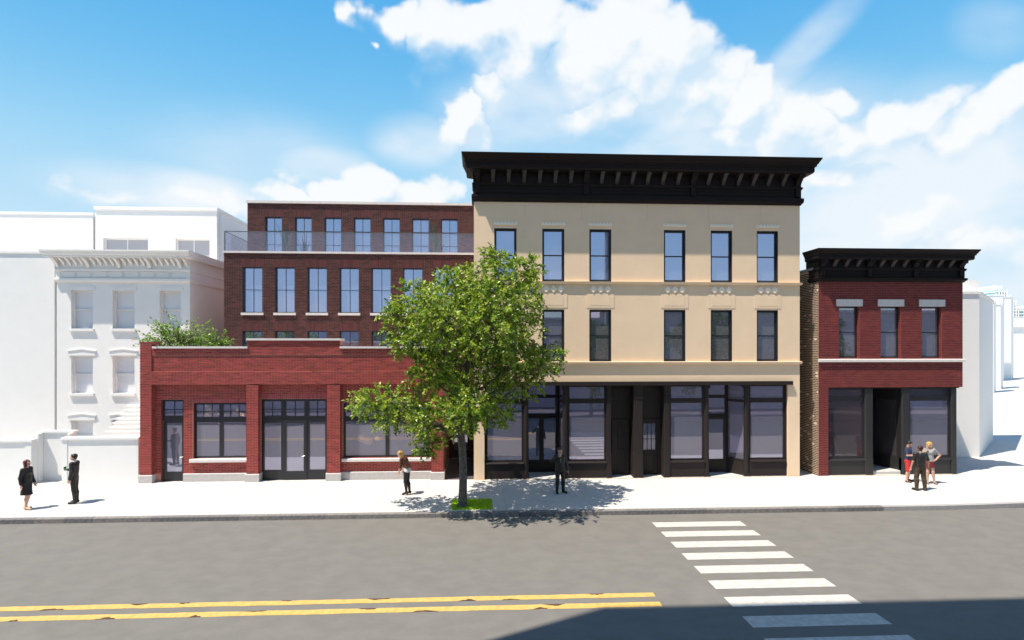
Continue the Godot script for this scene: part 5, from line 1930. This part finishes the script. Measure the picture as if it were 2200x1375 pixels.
func hair(p: Dictionary, c: Color, style: String) -> void:
	var j: Dictionary = p.j
	var b: Basis = p.head
	var q := func(x: float, y: float, z: float) -> Vector3: return j.head + b * Vector3(x, y, z)
	var bones := [[q.call(-0.022, 0.05, -0.03), q.call(0.022, 0.05, -0.03), 0.086, 0.086], [q.call(0, 0.075, 0.02), q.call(0, 0.08, 0.05), 0.06, 0.042], [q.call(0, 0.0, -0.05), q.call(0, -0.03, -0.05), 0.07, 0.05]]
	var cuts := [[q.call(0, 0.03, 0.07), b * Vector3(0, -0.55, 0.6).normalized()]]
	if style == "bob":
		for s in [-1.0, 1.0]:
			bones.append([q.call(s * 0.055, 0.03, -0.01), q.call(s * 0.07, -0.1, 0.0), 0.052, 0.04])
		bones.append([q.call(0, 0.02, -0.06), q.call(0, -0.12, -0.06), 0.08, 0.06])
		cuts = [[q.call(0, 0.03, 0.075), b * Vector3(0, -0.35, 0.9).normalized()]]
	var m := mat(c.r, c.g, c.b, 0.38)
	m.rim_enabled = true
	m.rim = 0.3
	garment(p, "hair", bones, m, cuts, 0.011, 0.02)


func shoes(p: Dictionary, m: Material, add: float, heel := 0.0) -> void:
	var j: Dictionary = p.j
	for s in ["l", "r"]:
		var a: Vector3 = j[s + "_ankle"]
		var t: Vector3 = j[s + "_toe"]
		var foot := minf(0.0, t.y - 0.035)
		var bones := [[Vector3(a.x, maxf(a.y - 0.03, 0.04), a.z) - (t - a).normalized() * 0.03, Vector3(t.x, t.y + 0.005, t.z), 0.043 + add, 0.034 + add], [a + Vector3(0, 0.0, 0), a + Vector3(0, -0.03, 0), 0.042 + add, 0.044 + add]]
		var mb := Mb.new()
		field_mesh(mb, bones, 0.012, 0.02, [[Vector3(0, 0.004 + foot, 0), Vector3(0, -1, 0)]])
		if heel > 0.0:
			mb.tube(a + Vector3(0, -0.05, -0.04), Vector3(a.x, 0.0, a.z - 0.045), 0.022, 0.008, 8)
		local_part("shoe", mb, m, p.node)


func suit(p: Dictionary, cloth: Material, shirt: Material, tie: Material) -> void:
	var j: Dictionary = p.j
	var tb := torso_bones(j, 0.022, 1.0, 0.06)
	for s in ["l", "r"]:
		tb.append_array(arm_bones(j, s, 0.02, 1.0, 0.96))
	garment(p, "jacket", tb, cloth, [[j.pelvis + Vector3(0, -0.14, 0), Vector3(0, -1, 0)]])
	var lb := []
	for s in ["l", "r"]:
		lb.append_array(leg_bones(j, s, 0.018, 1.0, 0.98))
	lb.append([j.pelvis + Vector3(-0.05, 0, 0), j.pelvis + Vector3(0.05, 0, 0), 0.115, 0.115])
	garment(p, "trousers", lb, cloth)
	var front := Vector3(0, 0, 0.093)
	garment(p, "shirt", [[j.neck + Vector3(0, -0.01, 0.05), j.chest + front + Vector3(0, 0.03, 0), 0.04, 0.036], [j.chest + front + Vector3(0, 0.03, 0), j.waist + front + Vector3(0, 0.06, 0.01), 0.036, 0.014], [j.neck + Vector3(-0.03, 0.01, -0.005), j.neck + Vector3(0.03, 0.01, -0.005), 0.05, 0.05]], shirt, [], 0.011, 0.015)
	garment(p, "tie", [[j.neck + Vector3(0, -0.02, 0.09), j.chest + front + Vector3(0, 0.02, 0.03), 0.016, 0.018], [j.chest + front + Vector3(0, 0.02, 0.03), j.waist + front + Vector3(0, 0.08, 0.022), 0.018, 0.012]], tie, [], 0.008, 0.01)
	for s in [-1.0, 1.0]:
		garment(p, "lapel", [[j.neck + Vector3(s * 0.06, -0.0, 0.035), j.chest + Vector3(s * 0.062, 0.03, 0.105), 0.017, 0.024], [j.chest + Vector3(s * 0.062, 0.03, 0.105), j.waist + Vector3(s * 0.012, 0.05, 0.118), 0.024, 0.01]], cloth, [], 0.01, 0.01)


func people() -> void:
	var fair := Color(0.56, 0.33, 0.25)
	var warm := Color(0.47, 0.26, 0.18)
	var black := mat(0.011, 0.010, 0.010, 0.55)
	black.rim_enabled = true
	black.rim = 0.06
	var white := mat(0.72, 0.72, 0.74, 0.7)
	# woman in black, seen from her right side, facing the man
	var p := person(Vector2(-15.42, 3.8), PI / 2 - 0.1, 0.965, "red haired woman in black jacket and knee length skirt facing the man with the cup", pose({"l_knee": Vector3(0.09, 0.5, 0.0), "l_ankle": Vector3(0.09, 0.085, -0.12), "l_toe": Vector3(0.1, 0.035, 0.06), "r_knee": Vector3(-0.08, 0.5, 0.07), "r_ankle": Vector3(-0.085, 0.085, 0.04), "r_toe": Vector3(-0.1, 0.035, 0.22),
		"l_elbow": Vector3(0.23, 1.14, -0.02), "l_wrist": Vector3(0.22, 0.91, 0.1), "r_elbow": Vector3(-0.23, 1.14, -0.05), "r_wrist": Vector3(-0.235, 0.89, -0.02)}), fair, "two office workers talking at the left")
	var tb := torso_bones(p.j, 0.016, 0.95, 0.02)
	for s in ["l", "r"]:
		tb.append_array(arm_bones(p.j, s, 0.014, 1.0, 0.95))
	tb.append([Vector3(-0.05, 1.31, 0.075), Vector3(0.05, 1.31, 0.075), 0.068, 0.068])
	garment(p, "jacket", tb, black, [[Vector3(0, 0.9, 0), Vector3(0, -1, 0)]])
	garment(p, "skirt", [[Vector3(-0.06, 0.98, 0), Vector3(-0.075, 0.5, -0.02), 0.112, 0.13], [Vector3(0.06, 0.98, 0), Vector3(0.075, 0.5, -0.02), 0.112, 0.12], [Vector3(0, 0.98, 0.0), Vector3(-0.03, 0.5, 0.1), 0.11, 0.12]], black, [[Vector3(0, 0.53, 0), Vector3(0, -1, 0)], [Vector3(0, 1.05, 0), Vector3(0, 1, 0)]])
	shoes(p, mat(0.45, 0.31, 0.22, 0.5), 0.006)
	hair(p, Color(0.085, 0.010, 0.008), "bob")
	# man with the cup
	p = person(Vector2(-14.35, 3.05), -PI / 2 + 0.08, 1.0, "man in black suit and red tie holding out a green cup", pose({"r_elbow": Vector3(-0.22, 1.16, 0.02), "r_wrist": Vector3(-0.16, 1.17, 0.3), "r_palm": Vector3(0.15, 0.05, 1), "r_thumb": Vector3(0, 1, 0), "r_curl": 0.65,
		"l_elbow": Vector3(0.24, 1.14, -0.06), "l_wrist": Vector3(0.25, 0.89, 0.0), "pelvis": Vector3(0, 0.95, 0.03), "l_knee": Vector3(0.1, 0.5, -0.04), "l_ankle": Vector3(0.105, 0.085, -0.08), "l_toe": Vector3(0.12, 0.035, 0.1), "r_knee": Vector3(-0.1, 0.5, 0.0), "r_ankle": Vector3(-0.105, 0.085, -0.04), "r_toe": Vector3(-0.125, 0.035, 0.14)}), fair, "two office workers talking at the left")
	suit(p, black, white, mat(0.40, 0.03, 0.04, 0.6))
	shoes(p, black, 0.008)
	hair(p, Color(0.012, 0.009, 0.008), "short")
	var cup := thing("cup", Vector3(-14.35 - 0.4, 1.155, 3.05 - 0.135), "green paper cup held out by the man in the black suit", "cup")
	var cm := Mb.new()
	var co := cup.position
	cm.tube(co, co + Vector3(0, 0.125, 0), 0.034, 0.044, 14)
	part("cup_body", cm, mat(0.02, 0.19, 0.04, 0.5), cup)
	cm = Mb.new()
	cm.tube(co + Vector3(0, 0.125, 0), co + Vector3(0, 0.138, 0), 0.047, 0.042, 14)
	part("lid", cm, white, cup)
	# blonde woman leaning forward by the tree
	p = person(Vector2(-2.72, 2.42), -PI / 2 - 0.35, 0.98, "blonde woman in brown leather jacket and black trousers leaning forward left of the tree", pose({"pelvis": Vector3(0, 0.97, -0.02), "waist": Vector3(0, 1.12, 0.02), "chest": Vector3(0, 1.28, 0.1), "neck": Vector3(0, 1.42, 0.19), "head": Vector3(0, 1.53, 0.29), "look": Vector3(0.1, -0.55, 1),
		"l_shoulder": Vector3(0.165, 1.39, 0.15), "r_shoulder": Vector3(-0.165, 1.39, 0.15), "l_elbow": Vector3(0.22, 1.12, 0.16), "l_wrist": Vector3(0.19, 0.9, 0.24), "r_elbow": Vector3(-0.21, 1.12, 0.14), "r_wrist": Vector3(-0.17, 0.92, 0.26),
		"l_ankle": Vector3(0.08, 0.12, -0.02), "l_toe": Vector3(0.09, 0.035, 0.13), "r_ankle": Vector3(-0.08, 0.12, -0.08), "r_toe": Vector3(-0.09, 0.035, 0.07), "l_knee": Vector3(0.085, 0.52, 0.03), "r_knee": Vector3(-0.085, 0.52, 0.0)}), fair)
	tb = torso_bones(p.j, 0.018, 0.95, -0.06)
	for s in ["l", "r"]:
		tb.append_array(arm_bones(p.j, s, 0.015, 1.0, 0.95))
	var leather := mat(0.075, 0.027, 0.010, 0.42)
	garment(p, "jacket", tb, leather, [[Vector3(0, 1.04, 0), Vector3(0, -1, 0)]])
	garment(p, "shirt", torso_bones(p.j, 0.014, 0.97, 0.05), white, [[Vector3(0, 0.91, 0), Vector3(0.0, -1, 0.35).normalized()], [Vector3(0, 1.1, 0), Vector3(0, 1, 0)]])
	var lb := []
	for s in ["l", "r"]:
		lb.append_array(leg_bones(p.j, s, 0.008, 1.0, 0.96))
	lb.append([Vector3(-0.05, 0.96, -0.02), Vector3(0.05, 0.96, -0.02), 0.108, 0.108])
	garment(p, "trousers", lb, black)
	shoes(p, mat(0.035, 0.012, 0.009, 0.35), 0.004, 1.0)
	hair(p, Color(0.42, 0.25, 0.075), "bob")
	# man in black suit in the tree's shade, hand at his chin
	p = person(Vector2(3.05, 2.5), 0.1, 0.985, "man in black suit standing in the tree shade with one hand at his chin", pose({"r_elbow": Vector3(-0.33, 1.25, 0.03), "r_wrist": Vector3(-0.12, 1.43, 0.17), "r_palm": Vector3(0.85, 0.35, 0.1), "r_thumb": Vector3(0, 1, 0.2), "r_curl": 0.7, "look": Vector3(0.15, -0.05, 1),
		"l_elbow": Vector3(0.25, 1.15, -0.02), "l_wrist": Vector3(0.29, 0.9, 0.04), "l_knee": Vector3(0.12, 0.5, 0.02), "l_ankle": Vector3(0.14, 0.085, -0.04), "l_toe": Vector3(0.24, 0.035, 0.1), "r_ankle": Vector3(-0.12, 0.085, 0.0), "r_toe": Vector3(-0.13, 0.035, 0.17)}), fair)
	suit(p, black, white, mat(0.16, 0.17, 0.13, 0.6))
	shoes(p, black, 0.008)
	hair(p, Color(0.012, 0.009, 0.008), "short")
	# three friends in front of the corner store
	p = person(Vector2(17.62, 1.32), 0.75, 0.965, "man in navy polo shirt and red shorts looking down at a phone", pose({"look": Vector3(0.1, -0.55, 1), "head": Vector3(0, 1.61, 0.04), "r_elbow": Vector3(-0.24, 1.16, 0.02), "r_wrist": Vector3(-0.05, 1.16, 0.27), "r_palm": Vector3(0.6, 0.1, 0.7), "r_thumb": Vector3(0, 1, 0.3), "r_curl": 0.5, "l_elbow": Vector3(0.24, 1.15, 0.0), "l_wrist": Vector3(0.12, 1.12, 0.24), "l_palm": Vector3(-0.7, 0.1, 0.6), "l_thumb": Vector3(0, 1, 0.2), "l_curl": 0.6,
		"l_knee": Vector3(0.13, 0.5, 0.02), "l_ankle": Vector3(0.15, 0.085, -0.03), "l_toe": Vector3(0.19, 0.035, 0.14), "r_knee": Vector3(-0.13, 0.5, 0.02), "r_ankle": Vector3(-0.15, 0.085, -0.03), "r_toe": Vector3(-0.19, 0.035, 0.14)}), fair, "three friends by the corner store")
	var navy := mat(0.028, 0.036, 0.085, 0.75)
	tb = torso_bones(p.j, 0.026, 1.08, 0.02)
	for s in ["l", "r"]:
		tb.append_array(arm_bones(p.j, s, 0.024, 0.72, 0.0))
	garment(p, "polo_shirt", tb, navy, [[Vector3(0, 0.9, 0), Vector3(0, -1, 0)]])
	var red := mat(0.50, 0.022, 0.025, 0.75)
	lb = []
	for s in ["l", "r"]:
		lb.append_array(leg_bones(p.j, s, 0.034, 1.0, 0.0))
	lb.append([Vector3(-0.05, 0.93, 0), Vector3(0.05, 0.93, 0), 0.125, 0.125])
	garment(p, "shorts", lb, red, [[Vector3(0, 0.47, 0), Vector3(0, -1, 0)]])
	shoes(p, mat(0.06, 0.04, 0.03, 0.6), 0.0)
	hair(p, Color(0.012, 0.009, 0.008), "short")
	var phone := thing("phone", Vector3(17.62 + 0.965 * (cos(0.75) * 0.03 + sin(0.75) * 0.36), 1.12, 1.32 + 0.965 * (cos(0.75) * 0.36 - sin(0.75) * 0.03)), "black phone held by the man in the navy polo shirt", "phone")
	phone.rotation = Vector3(-0.6, 0.75, 0)
	var ph := Mb.new()
	ph.box(Vector3(-0.037, -0.004, -0.075), Vector3(0.037, 0.004, 0.075))
	local_part("phone_case", ph, M.black, phone)
	ph = Mb.new()
	ph.box(Vector3(-0.034, 0.0041, -0.07), Vector3(0.034, 0.005, 0.07))
	local_part("phone_screen", ph, mat(0.03, 0.03, 0.04, 0.1), phone)
	# back view
	p = person(Vector2(17.02, 2.8), PI - 0.08, 0.985, "man in black t shirt and brown camouflage trousers seen from behind", pose({"l_elbow": Vector3(0.29, 1.16, -0.02), "l_wrist": Vector3(0.34, 0.92, 0.03), "r_elbow": Vector3(-0.29, 1.16, -0.02), "r_wrist": Vector3(-0.34, 0.92, 0.05), "l_knee": Vector3(0.14, 0.5, 0.02), "l_ankle": Vector3(0.16, 0.085, -0.03), "l_toe": Vector3(0.2, 0.035, 0.14), "r_knee": Vector3(-0.14, 0.5, 0.02), "r_ankle": Vector3(-0.16, 0.085, -0.03), "r_toe": Vector3(-0.22, 0.035, 0.13),
		"l_shoulder": Vector3(0.195, 1.425, -0.01), "r_shoulder": Vector3(-0.195, 1.425, -0.01)}), warm, "three friends by the corner store")
	tb = torso_bones(p.j, 0.024, 1.1, 0.02)
	for s in ["l", "r"]:
		tb.append_array(arm_bones(p.j, s, 0.026, 0.8, 0.0))
	var tee := mat(0.014, 0.0135, 0.013, 0.42)
	garment(p, "t_shirt", tb, tee, [[Vector3(0, 0.91, 0), Vector3(0, -1, 0)]])
	lb = []
	for s in ["l", "r"]:
		lb.append_array(leg_bones(p.j, s, 0.026, 1.0, 0.97))
	lb.append([Vector3(-0.05, 0.95, 0), Vector3(0.05, 0.95, 0), 0.12, 0.12])
	garment(p, "trousers", lb, mottled(0.055, 0.038, 0.022, 0.3, 1.7, 0.6, 0.85, 61))
	shoes(p, mat(0.018, 0.013, 0.010, 0.5), 0.014)
	hair(p, Color(0.045, 0.010, 0.007), "short")
	# blonde woman with hand on hip
	p = person(Vector2(18.2, 1.72), -0.35, 0.97, "blonde woman in grey t shirt and short plaid skirt with a hand on her hip", pose({"look": Vector3(-0.5, -0.1, 1), "l_elbow": Vector3(0.42, 1.19, -0.1), "l_wrist": Vector3(0.24, 1.02, 0.02), "l_palm": Vector3(-0.9, -0.3, 0.3), "l_thumb": Vector3(0, 1, -0.2), "l_curl": 0.5, "r_elbow": Vector3(-0.23, 1.18, 0.08), "r_wrist": Vector3(-0.12, 1.42, 0.16), "r_palm": Vector3(0.25, 0.9, 0.0), "r_thumb": Vector3(0.3, 0, -1), "r_curl": 0.6,
		"l_knee": Vector3(0.14, 0.5, 0.02), "l_ankle": Vector3(0.2, 0.085, -0.01), "l_toe": Vector3(0.24, 0.035, 0.15), "r_knee": Vector3(-0.06, 0.5, 0.04), "r_ankle": Vector3(-0.05, 0.085, -0.02), "r_toe": Vector3(-0.07, 0.035, 0.15)}), fair, "three friends by the corner store")
	tb = torso_bones(p.j, 0.014, 0.95, 0.0)
	for s in ["l", "r"]:
		tb.append_array(arm_bones(p.j, s, 0.014, 0.5, 0.0))
	tb.append([Vector3(-0.05, 1.31, 0.075), Vector3(0.05, 1.31, 0.075), 0.064, 0.064])
	garment(p, "t_shirt", tb, mat(0.30, 0.30, 0.30, 0.8), [[Vector3(0, 0.94, 0), Vector3(0, -1, 0)]])
	var plaid := mottled(0.20, 0.012, 0.014, 0.15, 1.5, 0.3, 0.8, 63)
	garment(p, "skirt", [[Vector3(-0.06, 0.98, 0), Vector3(-0.09, 0.66, 0), 0.11, 0.125], [Vector3(0.06, 0.98, 0), Vector3(0.09, 0.66, 0), 0.11, 0.125]], plaid, [[Vector3(0, 0.69, 0), Vector3(0, -1, 0)], [Vector3(0, 1.06, 0), Vector3(0, 1, 0)]])
	shoes(p, mat(0.28, 0.18, 0.13, 0.5), 0.0)
	hair(p, Color(0.55, 0.35, 0.07), "bob")
